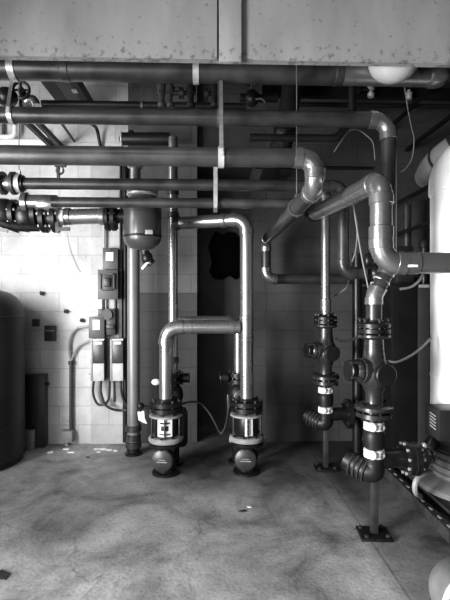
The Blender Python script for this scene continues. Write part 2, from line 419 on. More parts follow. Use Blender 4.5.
# window the daylight comes through (left wall); doorway behind the camera added for fill
w = struct(MB().box(XL-.12, XL-.06, 1.75, 1.81, .95, 3.15).box(XL-.12, XL-.06, 2.69, 2.75, .95, 3.15).box(XL-.12, XL-.06, 1.75, 2.75, .95, 1.01).box(XL-.12, XL-.06, 1.75, 2.75, 3.09, 3.15).build('window_1', 'lgrey'))

# ------------------------------------------------------------------ pipes
def zt(px, py, Y): return Z(px, py, Y)
# 1 highest pipe
Y1 = 3.18; z1 = Z(200, 71, Y1); r1 = .082
t = thing('overhead_pipe', 'thick grey pipe running highest of all, tucked just under the beam', 'pipe', (0, Y1, z1-r1))
xs = [XL, X(66, Y1), X(338, Y1), X(430, Y1)]
for a, b_ in zip(xs, xs[1:]): MB().cyl((a, Y1, z1), (b_, Y1, z1), r1, n=24).build('pipe_section', 'pipe' if b_ < 1 else 'shiny', t)
MB().lathe([(r1*1.0, -.02), (r1*1.1, 0), (r1*1.1, .05), (r1*.95, .09), (r1*.6, .13), (0, .145)], (xs[3], Y1, z1), (1,0,0)).build('end_cap', 'shiny', t)
for xx in xs[1:3]: MB().lathe([(r1, -.03), (r1*1.06, -.025), (r1*1.06, .025), (r1, .03)], (xx, Y1, z1), (1,0,0)).build('coupling', 'pipe', t)

# 2 second pipe, turns down at right and drops to the front circulator
Y2 = 2.95; z2 = Z(190, 117.5, Y2); r2 = .052
xv = X(388.5, Y2); xq = X(374, 2.93); Yq = 2.93
zq_top = Z(374, 320, Yq)
t = thing('pipe_line', 'second pipe from the top, turning down at right to the nearest pump', 'pipe', (0, Y2, zq_top))
pipeline(t, [(XL, Y2, z2), (xv, Y2, z2), (xv, Y2, Z(388, 268, Y2)), (xq, Yq, Z(374, 296, Yq)), (xq, Yq, zq_top)], r2, .10, 'pipe', 'shiny')
for py in (281, 287): 
    c = P(388-(py-268)*.5, py, Y2); MB().torus(c, (xv-xq, 0, .17), r2*1.02, .008).build('coupling', 'steel', t)

# 3 big middle pipe
Y3 = 2.45; z3 = Z(150, 156.5, Y3); r3 = .051
xe = X(315, Y3); zb3 = Z(318, 189, Y3); Yb3 = 4.55
zlow = Z(300, 279, Yb3)
xb = xe-.01
t = thing('pipe_line', 'third pipe from the top, hooking back towards the wall and along it', 'pipe', (0, Y3, zlow))
pipeline(t, [(XL, Y3, z3), (xe, Y3, z3), (xe, Y3, zb3), (xb, Yb3, zb3), (xb, Yb3, zlow), (X(412, Yb3), Yb3, zlow)], r3, .085, 'pipe', 'shiny', n=24)
# 4 + 6: low thin pipe that joins the fat front pipe
Y6 = 3.3; z6 = Z(180, 203, Y6); r6 = .037
Y4 = 2.2; r4 = .053; x4 = X(381, Y4); z4t = Z(378, 181, Y4); z4b = Z(400, 263, Y4)
far = P(313, 214, 3.3)
t = thing('pipe_line', 'fat pipe nearest the viewer at right, passing in front of the white tank', 'pipe', (x4, Y4, z4b-r4))
pipeline(t, [(far.x, far.y, far.z), (x4, Y4, z4t), (x4, Y4, z4b), (X(500, Y4), Y4, z4b)], r4, .09, 'shiny', n=28)
MB().lathe([(r4, -.02), (r4*1.13, -.015), (r4*1.13, .045), (r4, .05)], (x4, Y4, Z(381, 236, Y4)), (0,0,1), 28).build('coupling', 'shiny', t)
MB().lathe([(r4, -.02), (r4*1.08, -.015), (r4*1.08, .045), (r4, .05)], (X(408, Y4), Y4, z4b), (1,0,0), 28).build('coupling', 'shiny', t)
MB().box(X(403, Y4), X(413, Y4), Y4-r4*1.1, Y4-r4*.98, z4b-.024, z4b-.012, .002).build('maker_tag', 'white', t)
MB().lathe([(r4, .06), (r4*1.25, .04), (r4*1.25, .0), (r4*1.05, -.03), (r4*.5, -.06), (0, -.065)], far, (Vector((x4, Y4, z4t))-far), 24).build('end_cap', 'iron', t)
t = thing('pipe_line', 'thinnest overhead pipe, lowest of the parallel runs, ending at the fat pipe', 'pipe', (0, Y6, z6-r6))
pipeline(t, [(X(52, Y6), Y6, z6), (far.x-.075, Y6, z6)], r6, .06, 'pipe')
MB().lathe([(r6, 0), (r6*1.2, .01), (r6*1.2, .05), (r6, .06)], (far.x-.14, Y6, z6), (1,0,0)).build('coupling', 'iron', t)
# 5
Y5 = 3.42; z5 = Z(150, 184.5, Y5); r5 = .043
t = thing('pipe_line', 'fourth pipe from the top, dropping short at right behind the fat pipe', 'pipe', (0, Y5, Z(350, 273, Y5)-r5))
x5 = X(343, Y5)
pipeline(t, [(X(24, Y5), Y5, z5), (x5, Y5, z5), (x5, Y5, Z(350, 273, Y5)), (X(366, Y5), Y5, Z(350, 273, Y5))], r5, .075, 'pipe', 'pipe')
# flanged left end of pipe 5
t5 = thing('pipe_valve', 'bright flanged valve body at the far left end of the fourth pipe', 'valve', (X(5, Y5), Y5, z5-.07))
MB().cyl((XL, Y5, z5), (X(13, Y5), Y5, z5), .058).build('body', 'shiny', t5)
for px in (3, 14): MB().cyl((X(px, Y5)-.012, Y5, z5), (X(px, Y5)+.012, Y5, z5), .085).build('flange', 'giron', t5)
MB().cyl((X(14, Y5)+.012, Y5, z5), (X(24, Y5), Y5, z5), .06).build('collar', 'iron', t5)

# 7 pump loop in front
Y7 = 4.05; r7 = .060; pA, pB = X(166, Y7), X(246.7, Y7)
zA, zTop = .67, Z(243, 219, Y7)
zc = Z(200, 327, Y7)
Y8 = 4.3
t = thing('pump_riser', 'bright pipe loops rising from the floor pumps, joined by two crossovers', 'pipe', (pB, Y7, zA))
pipeline(t, [(pB, Y7, zA), (pB, Y7, zTop), (X(178.5, Y8), Y8, zTop)], r7, .11, 'shiny', n=24)
for py in (318, 340): MB().lathe([(r7, -.015), (r7*1.07, -.01), (r7*1.07, .02), (r7, .025)], (pB, Y7, Z(245, py, Y7)), (0,0,1)).build('coupling', 'shiny', t)
MB().lathe([(r7, -.03), (r7*1.1, -.02), (r7*1.1, .02), (r7, .03)], (X(224, Y7), Y7+.08, zTop), (1,0,0)).build('coupling', 'shiny', t)
pipeline(t, [(pA, Y7, zA), (pA, Y7, zc), (pB-r7, Y7, zc)], r7*1.02, .12, 'shiny', n=24)
for px in (190, 232): MB().lathe([(r7, -.02), (r7*1.09, -.015), (r7*1.09, .02), (r7, .025)], (X(px, Y7), Y7, zc), (1,0,0)).build('coupling', 'shiny', t)
# loop behind
r8 = .045; x8, x8b = X(173, Y8), X(238.5, Y8)
z8t, z8c = Z(173, 190, Y8), Z(200, 320.5, Y8)
zv = .86
pipeline(t, [(x8, Y8, zv), (x8, Y8, z8t+.5)], r8, .1, 'shiny', coup=False, names=('pipe_section', 'pipe_section', 'coupling'))
for zz in (z8t-.02, Z(173, 215, Y8), z8c-.1, zv+.12): MB().lathe([(r8, -.03), (r8*1.25, -.025), (r8*1.25, .025), (r8, .03)], (x8, Y8, zz), (0,0,1)).build('coupling', 'giron', t)
MB().lathe([(r7*1.1, 0), (r7*1.1, .07)], (x8, Y8, zTop), (1,0,0)).build('tee', 'giron', t)
pipeline(t, [(x8b, Y8, zv), (x8b, Y8, z8c), (x8+r8, Y8, z8c)], r8, .09, 'shiny')

# floor to vessel pipe
Yv = 4.55; xv9 = X(133.5, Yv); r9 = .062
t = thing('drop_pipe', 'upright grey pipe from below the hanging vessel down to the floor', 'pipe', (xv9, Yv, 0))
MB().cyl((xv9, Yv, .08), (xv9, Yv, 2.55), r9).build('pipe_section', 'lpipe', t)
for z0, rr in ((.10, 1.3), (.17, 1.15), (.26, 1.25)): MB().lathe([(r9, -.03), (r9*rr, -.025), (r9*rr, .03), (r9, .035)], (xv9, Yv, z0), (0,0,1)).build('coupling', 'giron', t)
MB().lathe([(.085, 0), (.085, .02), (.065, .03), (.065, .08)], (xv9, Yv, 0), (0,0,1)).build('foot', 'iron', t)

# ------------------------------------------------------------------ overhead clutter
def run(name, label, pts, r, mat, cat='pipe', bend=.08, n=12, group=None):
    pts = [Vector(p) for p in pts]; path = [pts[0]]
    for i in range(1, len(pts)-1): path += arc(pts[i], path[-1], pts[i+1], bend)
    path.append(pts[-1])
    return tag(MB().sweep(path, r, n).build(name, mat), label, cat, group)
za = Z(100, 104.5, 4.3)
run('dark_pipe', 'black pipe hung near the wall, showing above the second pipe at left', [(X(42, 4.3), 4.3, za), (X(246, 4.3), 4.3, za)], .033, 'dpipe')
zb_ = Z(350, 93, 4.0)
tag(MB().box(X(262, 4.0), 2.9, 3.97, 4.03, zb_-.045, zb_+.045).build('steel_channel', 'cabinet'), 'broad black steel channel under the ceiling at right, above the second pipe', 'beam')
run('dark_pipe', 'slim black pipe just below the black ceiling channel at right', [(X(300, 4.25), 4.25, Z(380, 105.5, 4.25)), (2.9, 4.25, Z(380, 105.5, 4.25))], .022, 'dpipe')
run('dark_pipe', 'black pipe with upturned end, below the second pipe at right', [(X(250, 3.55), 3.55, Z(300, 138, 3.55)), (X(336, 3.55), 3.55, Z(300, 138, 3.55)), (X(346, 3.55), 3.55, Z(346, 128, 3.55)), (X(352, 3.55), 3.55, Z(346, 112, 3.55)), (X(352, 3.55), 3.55, CEIL)], .03, 'dpipe')
run('dark_pipe', 'thin black line along the wall behind the third pipe at right', [(X(255, 4.885), 4.885, Z(330, 168, 4.885)), (X(372, 4.885), 4.885, Z(330, 168, 4.885))], .018, 'dpipe')
# fat black pipe dropping from ceiling
t = thing('black_drop_pipe', 'fat black pipe bending down from the ceiling, right of the beam stiffener', 'pipe', (X(286, 3.75), 3.75, 2.75))
pipeline(t, [P(296, 10, 3.75), P(294, 78, 3.75), P(283, 142, 3.75), P(283, 142, 3.75)+Vector((0, 1.15, -.05))], .085, .12, 'dpipe', 'iron')
t = thing('pipe_valve', 'black valve with handwheel, left of the fat black drop pipe', 'valve', (X(252, 3.8), 3.8, Z(252, 108, 3.8)))
c = P(252, 98, 3.8)
MB().ball(c, .065, 1.1).cyl(c+Vector((-.1,0,0)), c+Vector((.22,0,0)), .035).build('body', 'iron', t)
MB().cyl(c, c+Vector((0,0,.13)), .012).build('stem', 'rod', t)
MB().torus(c+Vector((0,0,.13)), (0,0,1), .055, .008).bar(c+Vector((-.055,0,.13)), c+Vector((.055,0,.13)), .01, .008).build('handwheel', 'iron', t)
MB().sweep(smooth_path([P(256,99,3.75), P(262,99,3.72), P(266,103,3.7)]), .010, 8).build('lever', 'giron', t)
# fittings on the second pipe (between the two upper pipes)
def fitting(px, label, tall, mat, sidearm, Yf=3.35, base=108, k=1.):
    t = thing("air_vent", label, 'valve', (X(px, Yf), Yf, Z(px, base, Yf)))
    z0, z1_ = Z(px, base, Yf), Z(px, base-tall, Yf); x = X(px, Yf)
    MB().lathe([(.03*k, 0), (.034*k, .03), (.02*k, .04), (.02*k, (z1_-z0)*.45), (.036*k, (z1_-z0)*.48), (.036*k, (z1_-z0)*.7), (.018*k, (z1_-z0)*.75), (.018*k, z1_-z0)], (x, Yf, z0), (0,0,1), 16).build('body', mat, t)
    if sidearm:
        zz = z0+(z1_-z0)*.5
        MB().cyl((x, Yf, zz), (x+sidearm, Yf, zz), .016, n=12).cyl((x+sidearm-.03, Yf, zz), (x+sidearm, Yf, zz), .04, n=12).build('side_arm', 'dpipe', t)
    return t
fitting(162, 'leftmost small grey vent fitting between the two top pipes, left of white strap', 32, 'giron', 0)
fitting(170, 'small grey vent fitting with side arm, between top pipes left of white strap', 30, 'giron', .1)
fitting(191, 'dark vent fitting straight under the middle white pipe strap', 30, 'iron', -.06)
fitting(215, 'dark vent fitting beside the long flat strap, between the top pipes', 28, 'iron', -.05)
tt = fitting(371, 'small bright vent fitting left of the white globe', 15, 'steel', -.1, 3.93, 97, .9)
fitting(409, 'small pale clip fitting right of the white globe', 9, 'steel', 0, 3.93, 99, .8)
# round white globe
t = thing('ceiling_globe', 'round white globe lamp half hidden behind the beam at top right', 'lamp', P(391, 85, 2.98))
c = P(391.5, 63, 3.0); c.y = 2.96
MB().ball(c, .165, .88, 28).build('globe', 'jacket_d', t)
MB().lathe([(.05, 0), (.05, .05), (.015, .06), (.015, CEIL-c.z-.14)], c+Vector((0,0,.13)), (0,0,1), 16).build('stem', 'rod', t)

# long members running back to the wall
def inrun(name, label, x, z, y0, y1, w, h, mat, cat, x1=None):
    return tag(MB().bar((x, y0, z), (x if x1 is None else x1, y1, z), w, h).build(name, mat), label, cat)
xa = X(44, 4.15)
t = thing('cable_tray', 'dark tray running back to the wall, upper left above the second pipe', 'tray', (xa, 4.0, 3.55))
MB().bar((xa+.02, 3.3, 3.6), (xa+.02, 4.89, 3.6), .12, .10).build('side_rail', 'cabinet', t)
MB().bar((xa+.25, 3.3, 3.6), (xa+.25, 4.89, 3.6), .07, .10).build('side_rail', 'cabinet', t)
MB().bar((xa+.145, 3.3, 3.56), (xa+.145, 4.89, 3.56), .14, .015).build('tray_floor', 'giron', t)
MB().box(xa+.20, xa+.25, 4.3, 4.36, 3.53, 3.55, .004).build('clip', 'steel', t)
xa = X(24, 4.17)
t = thing('strut_channel', 'dark slotted strut running back to the wall under the second pipe at left', 'strut', (xa, 4.2, 3.15))
MB().bar((xa, 4.15, 3.2), (xa, 4.9, 3.2), .04, .05).build('rail', 'cabinet', t)
MB().bar((xa+.1, 4.15, 3.2), (xa+.1, 4.9, 3.2), .04, .05).build('rail', 'cabinet', t)
run('dark_pipe', 'thin dark pipe slanting back to the wall beneath the second pipe at left', [P(58, 118, 4.2), P(74, 141, 4.89)], .014, 'dpipe')
run('conduit_bend', 'dark conduit bending down the wall between second and third pipes at left', [P(84, 118, 4.4), P(97, 128, 4.8), P(101, 150, 4.885)], .018, 'dpipe', 'conduit')
t = thing('wall_bracket', 'white bracket rail on the wall at far left above the third pipe', 'bracket', P(20, 148, 4.85))
MB().box(X(-30, 4.87), X(46, 4.87), 4.83, 4.9, Z(20, 146, 4.87), Z(20, 140.5, 4.87), .004).build('rail', 'white', t)
MB().box(X(44, 4.87), X(49, 4.87), 4.82, 4.9, Z(20, 146, 4.87), Z(46, 131, 4.87), .004).build('end_clip', 'white', t)
t = thing('wall_bracket', 'white hooked bracket on the wall at far left under the second pipe', 'bracket', P(8, 138, 4.8))
MB().sweep(arc(P(15, 137, 4.8), P(15, 122, 4.8), P(-6, 137, 4.8), .06), .025, 10).cyl(P(15, 120, 4.8), P(15, 131, 4.8), .025).cyl(P(9, 137, 4.8), P(-6, 137, 4.8), .025).build('hook', 'white', t)
MB().box(X(-2, 4.85), X(3, 4.85), 4.82, 4.9, Z(0, 140, 4.85), Z(0, 121, 4.85)).build('plate', 'lgrey', t)
t = thing('pipe_clamp', 'small dark clamp hanging under the third pipe at left', 'clamp', P(58, 178, Y3))
MB().bar((X(55, Y3), Y3, z3-r3-.004), (X(66, Y3), Y3, z3-r3-.004), .02, .012).bar((X(58, Y3), Y3, z3-r3-.01), (X(58.5, Y3), Y3, z3-r3-.07), .012, .02).build('jaw', 'giron', t)
MB().torus((X(60, Y3), Y3, z3-r3-.03), (0, 1, 0), .018, .006).build('eye', 'giron', t)
# handwheel valve top-left
t = thing('pipe_valve', 'dark handwheel valve with bright elbow, top left between the upper pipes', 'valve', P(24, 106, 3.9))
c = P(21, 90, 3.9)
MB().torus(c, (0, -1, 0), .07, .014).bar(c+Vector((-.07,0,0)), c+Vector((.07,0,0)), .014, .014).bar(c+Vector((0,0,-.07)), c+Vector((0,0,.07)), .014, .014).build('handwheel', 'iron', t)
MB().cyl(c, c+Vector((0,.12,-.03)), .03).ball(c+Vector((0, .14, -.05)), .075).build('body', 'iron', t)
MB().sweep(smooth_path([c+Vector((.03, .1, -.1)), P(27, 101, 3.95), P(33, 100, 3.95), P(36, 106, 3.95)]), .04, 12).build('elbow', 'shiny', t)
MB().ball(P(7, 97, 3.9), .09, .9).cyl((XL, 3.9, P(0, 97, 3.9).z), P(14, 99, 3.9), .045).build('side_body', 'iron', t)
# joists at right
for x, z, y0, lab in ((1.93, 3.4, 3.2, 'black ceiling joist running back to the wall, left one at upper right'), (2.16, 3.2, 3.2, 'black ceiling joist running back to the wall, right one at upper right')):
    inrun('ceiling_joist', lab, x, z, y0, 4.89, .034, .034, 'cabinet', 'joist')
inrun('side_pipe', 'upper slim dark pipe running back to the wall beside the white tank', 1.93, 2.55, 3.3, 4.88, .03, .03, 'dpipe', 'pipe')
inrun('side_pipe', 'lower slim dark pipe running back to the wall beside the white tank', 1.93, 2.23, 3.9, 4.88, .03, .03, 'dpipe', 'pipe')
tag(MB().cyl((X(407, 4.6), 4.6, 1.75), (X(407, 4.6), 4.6, Z(407, 205, 4.6)), .04).build('wall_pipe', 'pipe'), 'short upright grey pipe stub standing behind the fat pipe near the white tank', 'pipe')

# ------------------------------------------------------------------ hangers
def hanger(px, Y, z, r, label, w=.03, strap=False, rodr=.004, top=CEIL, mat='steel', below=0., x=None, axis=(1,0,0)):
    x = X(px, Y) if x is None else x
    t = thing('pipe_hanger', label, 'pipe hanger', (x, Y, z-r-.006), 'hangers of the overhead pipes')
    MB().band((x, Y, z), axis, r+.001, w, .006).build('strap', mat, t)
    if strap: MB().bar((x, Y-r-.010, z-r*.2), (x, Y-r-.010, z+r*.5), w*.7, .006).bar((x, Y-r-.010, z+r*.5), (X(px, Y1-.03), Y1-.03, z1-r1), w*.7, .006).build('drop_strap', mat, t)
    else: MB().cyl((x, Y, z+r+.004), (x, Y, top), rodr, n=8).build('rod', 'rod', t)
    MB().box(x-.012, x+.012, Y-.012, Y+.012, z+r+.004, z+r+.034).build('nut', mat, t) if not strap else None
    return t
hanger(14, Y1, z1, r1, 'broad white strap around the topmost pipe at far left', .045)
hanger(196, Y1, z1, r1, 'broad white strap around the topmost pipe, left of the stiffener', .042)
hanger(12, Y2, z2, r2, 'pale flat strap dropping to the second pipe at far left', .03, True)
hanger(221, Y3, z3, r3, 'long flat strap from topmost pipe down to a clamp on the third', .032, True)
hanger(19, Y5, z5, r5+.02, 'pale strap around the fourth pipe at far left', .035)
hanger(300, 2.95, zb3, r3*1.02, 'clevis ring holding the pipe that runs back to the wall', .02, x=xe-.004, axis=(0,1,0), mat='rod')
hanger(142, 4.3, za, .033, 'thin rod holding the black pipe near the wall', .02, mat='rod')
hanger(218.5, Y2, z2, r2, 'thin strap on the second pipe beside the long flat strap', .02, True, mat='rod')
t = thing('pipe_hanger', 'short pale strap tying the fourth and lowest overhead pipes together', 'pipe hanger', (X(215, Y6), Y6, z6-r6), 'hangers of the overhead pipes')
MB().box(X(213.5, 3.24), X(217.5, 3.24), 3.235, 3.241, z6-r6-.01, z5+.14).build('drop_strap', 'steel', t)
MB().box(X(213.5, 3.24), X(217.5, 3.24), 3.235, 3.40, z6-r6-.012, z6-r6-.005).build('foot', 'steel', t)

# ------------------------------------------------------------------ left valve bank and hanging vessel
Yk = 3.8; zk = Z(85, 216, Yk)
t = thing('valve_bank', 'row of dark flanged valves at far left under the overhead pipes', 'valve', (X(30, Yk), Yk, Z(30, 240, Yk)))
def disc(px, py, R, th, mat, name='flange', ax=(1,0,0)):
    c = P(px, py, Yk); d = Vector(ax)*th/2
    return MB().cyl(c-d, c+d, R).build(name, mat, t)
MB().ball(P(5, 213, Yk), .12).cyl((XL, Yk, P(0, 212, Yk).z), P(20, 212, Yk), .075).build('valve_body', 'iron', t)
MB().ball(P(27, 216, Yk), .11, 1.1).cyl(P(14, 214, Yk), P(40, 216, Yk), .07).build('valve_body', 'iron', t)
MB().lathe([(.05, 0), (.085, .02), (.085, .06), (.065, .07), (.065, .22)], P(24, 204, Yk)+Vector((0,-.06,.0)), (1,0,0)).build('bright_union', 'shiny', t)
MB().lathe([(.06, 0), (.075, .02), (.075, .16), (.06, .18)], P(37, 204, Yk-.05), (1,0,0)).build('bright_union', 'shiny', t)
for px, R in ((15, .12), (36, .11), (45, .125), (56, .125)): disc(px, 214 if px < 40 else 218, R, .035, 'iron')
disc(50.5, 218, .075, .14, 'giron', 'neck')
for px in (45, 56): bolts(t, P(px, 218, Yk), (1,0,0), .10, 6, .07, .012, 'steel')
bolts(t, P(15, 214, Yk), (1,0,0), .095, 6, .07, .012, 'steel')
MB().cyl(P(58, 217, Yk), P(65, 217, Yk), .07).build('white_collar', 'white', t)
MB().bar(P(57, 222, Yk-.08), P(58, 233, Yk-.08), .03, .03).bar(P(56, 229, Yk-.09), P(70, 229, Yk-.09), .016, .03).build('lever', 'giron', t)
MB().bar(P(-5, 229, Yk-.1), P(8, 231, Yk-.1), .012, .03).build('lever', 'giron', t)
for a, b_ in (((2, 222), (20, 230)), ((12, 225), (30, 229)), ((22, 226), (40, 228))):
    c0, c1 = P(*a, Yk-.05), P(*b_, Yk-.02); MB().cyl(c0, c1, .045, .03).build('drain_cock', 'iron', t)
tp = thing('supply_pipe', 'short bright pipe between the far left valves and hanging vessel', 'pipe', (X(85, Yk), Yk, zk-.07))
MB().cyl(P(66, 217, Yk), P(103, 216, Yk), .066, n=24).build('pipe_section', 'shiny', tp)
for px in (68, 102): MB().lathe([(.066, -.02), (.073, -.015), (.073, .02), (.066, .025)], P(px, 216.5, Yk), (1,0,0)).build('coupling', 'shiny', tp)
# vessel
xV = X(142.5, Yk); rV = .158; zVb = Z(142, 250, Yk); zVt = Z(142, 198, Yk)
t = thing('hanging_vessel', 'dark bell shaped vessel hanging under the overhead pipes', 'vessel', (xV, Yk, zVb))
H = zVt-zVb
MB().lathe([(.0, 0), (.06, .004), (.105, .018), (.135, .042), (.152, .075), (rV, .105), (rV, H-.1), (rV*.93, H-.04), (rV*.7, H), (.10, H+.015), (.10, H+.02)], (xV, Yk, zVb), (0,0,1), 32).build('shell', 'vessel', t)
MB().lathe([(rV+.001, 0), (rV+.006, .003), (rV+.006, .018), (rV+.001, .02)], (xV, Yk, zVb+.10), (0,0,1), 32, caps=False).build('seam', 'dpipe', t)
MB().lathe([(.06, 0), (.06, .06), (.045, .07), (.045, .20), (.065, .21), (.065, .25), (.03, .26)], (xV-.06, Yk, zVb+H+.045), (0,0,1), 20).build('neck', 'shiny', t)
for dz in (.042, .072): MB().lathe([(.10, 0), (.13, .006), (.13, .02), (.10, .026)], (xV, Yk, zVb+H+dz-.03), (0,0,1), 24).build('top_ring', 'steel', t)
MB().cyl((X(106, Yk), Yk, zk), (xV-rV*.9, Yk, zk), .06).build('inlet', 'iron', t)
for px in (108, 114): MB().cyl((X(px, Yk)-.014, Yk, zk-.01), (X(px, Yk)+.014, Yk, zk-.01), .115).build('flange', 'iron', t)
bolts(t, (X(111, Yk), Yk, zk-.01), (1,0,0), .095, 8, .10, .012, 'giron')
c = P(149, 232, Yk-rV); MB().box(c.x-.03, c.x+.03, Yk-rV*.98-.006, Yk-rV*.98+.02, c.z-.018, c.z+.018, .002).build('plate', 'lgrey', t)
# dark elbow over the vessel, and cup hanging below
t = thing('dark_elbow_pipe', 'dark capped pipe lying above the vessel under the second pipe', 'pipe', P(135, 146, 4.5))
MB().sweep([P(119, 139, 4.55), P(121, 139, 4.55), P(124, 139, 4.55), P(170, 139, 4.55)], [.02, .055, .065, .065], 18).build('pipe_section', 'dpipe', t)
MB().torus(P(122, 139, 4.55), (1,0,0), .062, .01).build('rim', 'steel', t)
MB().cyl(P(131, 131, 4.55), P(131, 134, 4.55), .03).build('plug', 'iron', t)
q = P(131, 134, 4.55); MB().cyl(q, (q.x, q.y, CEIL), .005, n=8).build('rod', 'rod', t)
t = thing('drain_valve', 'small dark drain valve hanging below the vessel at right', 'valve', P(148, 272, 4.3))
c = P(147, 258, 4.3)
MB().ball(c, .055, 1.2).cyl(c, P(143, 246, 4.3), .04).cyl(c, P(152, 264, 4.3), .04).build('body', 'iron', t)
MB().bar(P(142, 269, 4.28), P(148, 262, 4.27), .015, .02).build('lever', 'steel', t)

# ------------------------------------------------------------------ left tank
rT = .44; yT = 4.38; xT = X(21.5, yT)-rT
zT = Z(8, 289, yT)
t = thing('expansion_tank', 'big black domed floor tank at far left', 'tank', (xT, yT, 0))
prof = [(rT*.96, 0), (rT*.96, .05), (rT, .06), (rT, zT-.27)]
for i in range(1, 11):
    a = i/10*PI/2; prof.append((rT*(1-.22*(1-math.cos(a))) if 0 else rT*math.cos(a)**.55 if i < 10 else .0, zT-.27+.27*math.sin(a)))
MB().lathe(prof, (xT, yT, 0), (0,0,1), 48).build('shell', 'tank', t, ang=60)
for zz in (.34, zT-.28): MB().lathe([(rT, 0), (rT+.006, .004), (rT+.006, .022), (rT, .026)], (xT, yT, zz), (0,0,1), 48, caps=False).build('seam', 'tank', t)

# ------------------------------------------------------------------ electrical gear on the left wall
YW = YB-.015
def enclosure(name, label, x0, x1, y0, y1, dep, mat, cat='electrical box', Yw=YW):
    x0, x1 = X(x0, Yw-dep), X(x1, Yw-dep); z1_, z0 = Z(100, y0, Yw-dep), Z(100, y1, Yw-dep)
    t = thing(name, label, cat, ((x0+x1)/2, Yw, z0))
    MB().box(x0, x1, Yw-dep*.9, Yw, z0, z1_, .004).build('body', mat, t)
    MB().box(x0-.004, x1+.004, Yw-dep, Yw-dep*.9, z0-.004, z1_+.004, .003).build('cover', mat, t)
    return t, x0, x1, z0, z1_, Yw-dep
t, x0, x1, z0, z1_, yf = enclosure('control_box', 'grey control box with white notice, topmost on the wall panel', 103, 117.5, 248, 269, .13, 'box')
MB().box(x0+.03, x1-.045, yf-.004, yf, z0+.085, z1_-.045).build('notice', 'paper', t)
MB().box((x0+x1)/2-.012, (x0+x1)/2+.012, yf-.012, yf, z1_-.03, z1_-.012).build('latch', 'black', t)
t, x0, x1, z0, z1_, yf = enclosure('disconnect_switch', 'grey disconnect switch with black handle, below the noticed control box', 98, 117.5, 270, 299, .17, 'box')
cx, cz = (x0+x1)/2, (z0+z1_)/2+.02
MB().box(cx-.075, cx-.06, yf-.035, yf, cz-.07, cz+.095).box(cx+.06, cx+.075, yf-.035, yf, cz-.07, cz+.095).box(cx-.075, cx+.075, yf-.035, yf, cz+.08, cz+.095).build('handle_guard', 'black', t)
MB().box(cx-.062, cx+.062, yf-.02, yf, cz-.085, cz+.085, .01).build('handle_plate', 'black', t)
MB().box(cx-.035, cx+.035, yf-.05, yf-.02, cz-.045, cz+.05, .012).build('handle', 'black', t)
t, x0, x1, z0, z1_, yf = enclosure('disconnect_switch', 'black rotary switch between the disconnect above and the drives below', 105.5, 115, 309, 335, .12, 'black')
MB().box(x0-.08, x0, yf, YW, z1_-.075, z1_, .004).build('side_housing', 'black', t)
cx = (x0+x1)/2
MB().cyl((cx-.03, yf-.03, z1_-.06), (cx-.03, yf, z1_-.06), .055).build('dial', 'black', t)
MB().box(cx-.04, cx+.05, yf-.025, yf, z0+.06, z0+.11, .01).build('handle', 'black', t)
t, x0, x1, z0, z1_, yf = enclosure('control_box', 'small grey box with white label, just above the left drive', 89, 104, 317, 338, .15, 'box')
MB().box(x0+.04, x1-.045, yf-.004, yf, z0+.085, z1_-.03).build('notice', 'paper', t)
drives = []
for a, b_, lab in ((91, 104, 'left variable speed drive with dark keypad, pale lower cover'), (110.5, 123, 'right variable speed drive with dark keypad, next to the grey drop pipe')):
    x0, x1 = X(a, YW-.16), X(b_, YW-.16); z1_, z0 = Z(105, 339, YW-.16), Z(105, 381, YW-.16)
    t = thing('motor_drive', lab, 'motor drive', ((x0+x1)/2, YW, z0), 'variable speed drives')
    zm = z0+(z1_-z0)*.42
    MB().box(x0, x1, YW-.14, YW, z0, z1_, .004).build('body', 'box', t)
    MB().box(x0-.004, x0+.018, YW-.165, YW-.14, z0, z1_, .002).build('edge_strip', 'lgrey', t)
    MB().box(x0+.018, x1, YW-.16, YW-.14, zm, z1_-.015, .003).build('keypad_panel', 'screen', t)
    MB().box(x0+.045, x1-.02, YW-.165, YW-.159, z1_-.055, z1_-.028).build('display', 'paper', t)
    MB().box(x0+.018, x1, YW-.16, YW-.14, z0, zm-.002, .003).build('lower_cover', 'conduit', t)
    MB().box(x0, x1, YW-.16, YW-.14, z1_-.014, z1_).build('top_cap', 'white', t)
    drives.append((x0, x1, z0))
YC = YW-.08
cable('power_cable', [P(94, 379, YC), P(93, 392, YC), P(96, 402, YC), P(101, 405, YC), P(107, 402, YC), P(109.5, 390, YC), P(109.5, 345, YC)], .013, 'cable', 'black cable looping left from the left drive')
cable('power_cable', [P(101, 380, YC-.01), P(101, 392, YC-.01), P(105, 404, YC-.03), P(112, 409, YC-.03), P(120, 410.5, YC), P(127, 410, YC)], .013, 'cable', 'black cable sweeping from left drive towards the drop pipe')
cable('power_cable', [P(114, 380, YC), P(114.5, 390, YC), P(114.5, 402, YC)], .013, 'cable', 'short straight black cable under the right drive')
cable('power_cable', [P(121, 380, YC), P(121.5, 392, YC), P(124, 401, YC), P(128, 407, YC)], .013, 'cable', 'black cable curving from the right drive behind the drop pipe')
for px, y0, y1, r, lab, mat in ((104, 197, 248, .014, 'thin upright conduit left, entering the topmost control box', 'conduit'), (121, 160, 249, .016, 'dark upright conduit between the vessel flange and topmost control box', 'dpipe'), (125.5, 150, 442, .03, 'thick black conduit down the wall beside the drop pipe', 'dpipe')):
    tag(MB().cyl(P(px, y1, YW-.04), P(px, y0, YW-.04), r, n=12).build('wall_conduit', mat), lab, 'conduit')
for px, lab in ((103.5, 'left short black link between disconnect and rotary switch'), (116, 'right short black link between disconnect and rotary switch')):
    tag(MB().cyl(P(px, 299, YW-.05), P(px, 310, YW-.05), .016, n=10).build('link_conduit', 'dpipe'), lab, 'conduit')
# dark run of cables right of the boxes
tag(MB().box(X(120, YW), X(122.8, YW), YW-.06, YW, Z(118, 338, YW), Z(118, 250, YW)).build('wireway', 'dbox'), 'slim dark wireway along the right side of the stacked boxes', 'wireway')
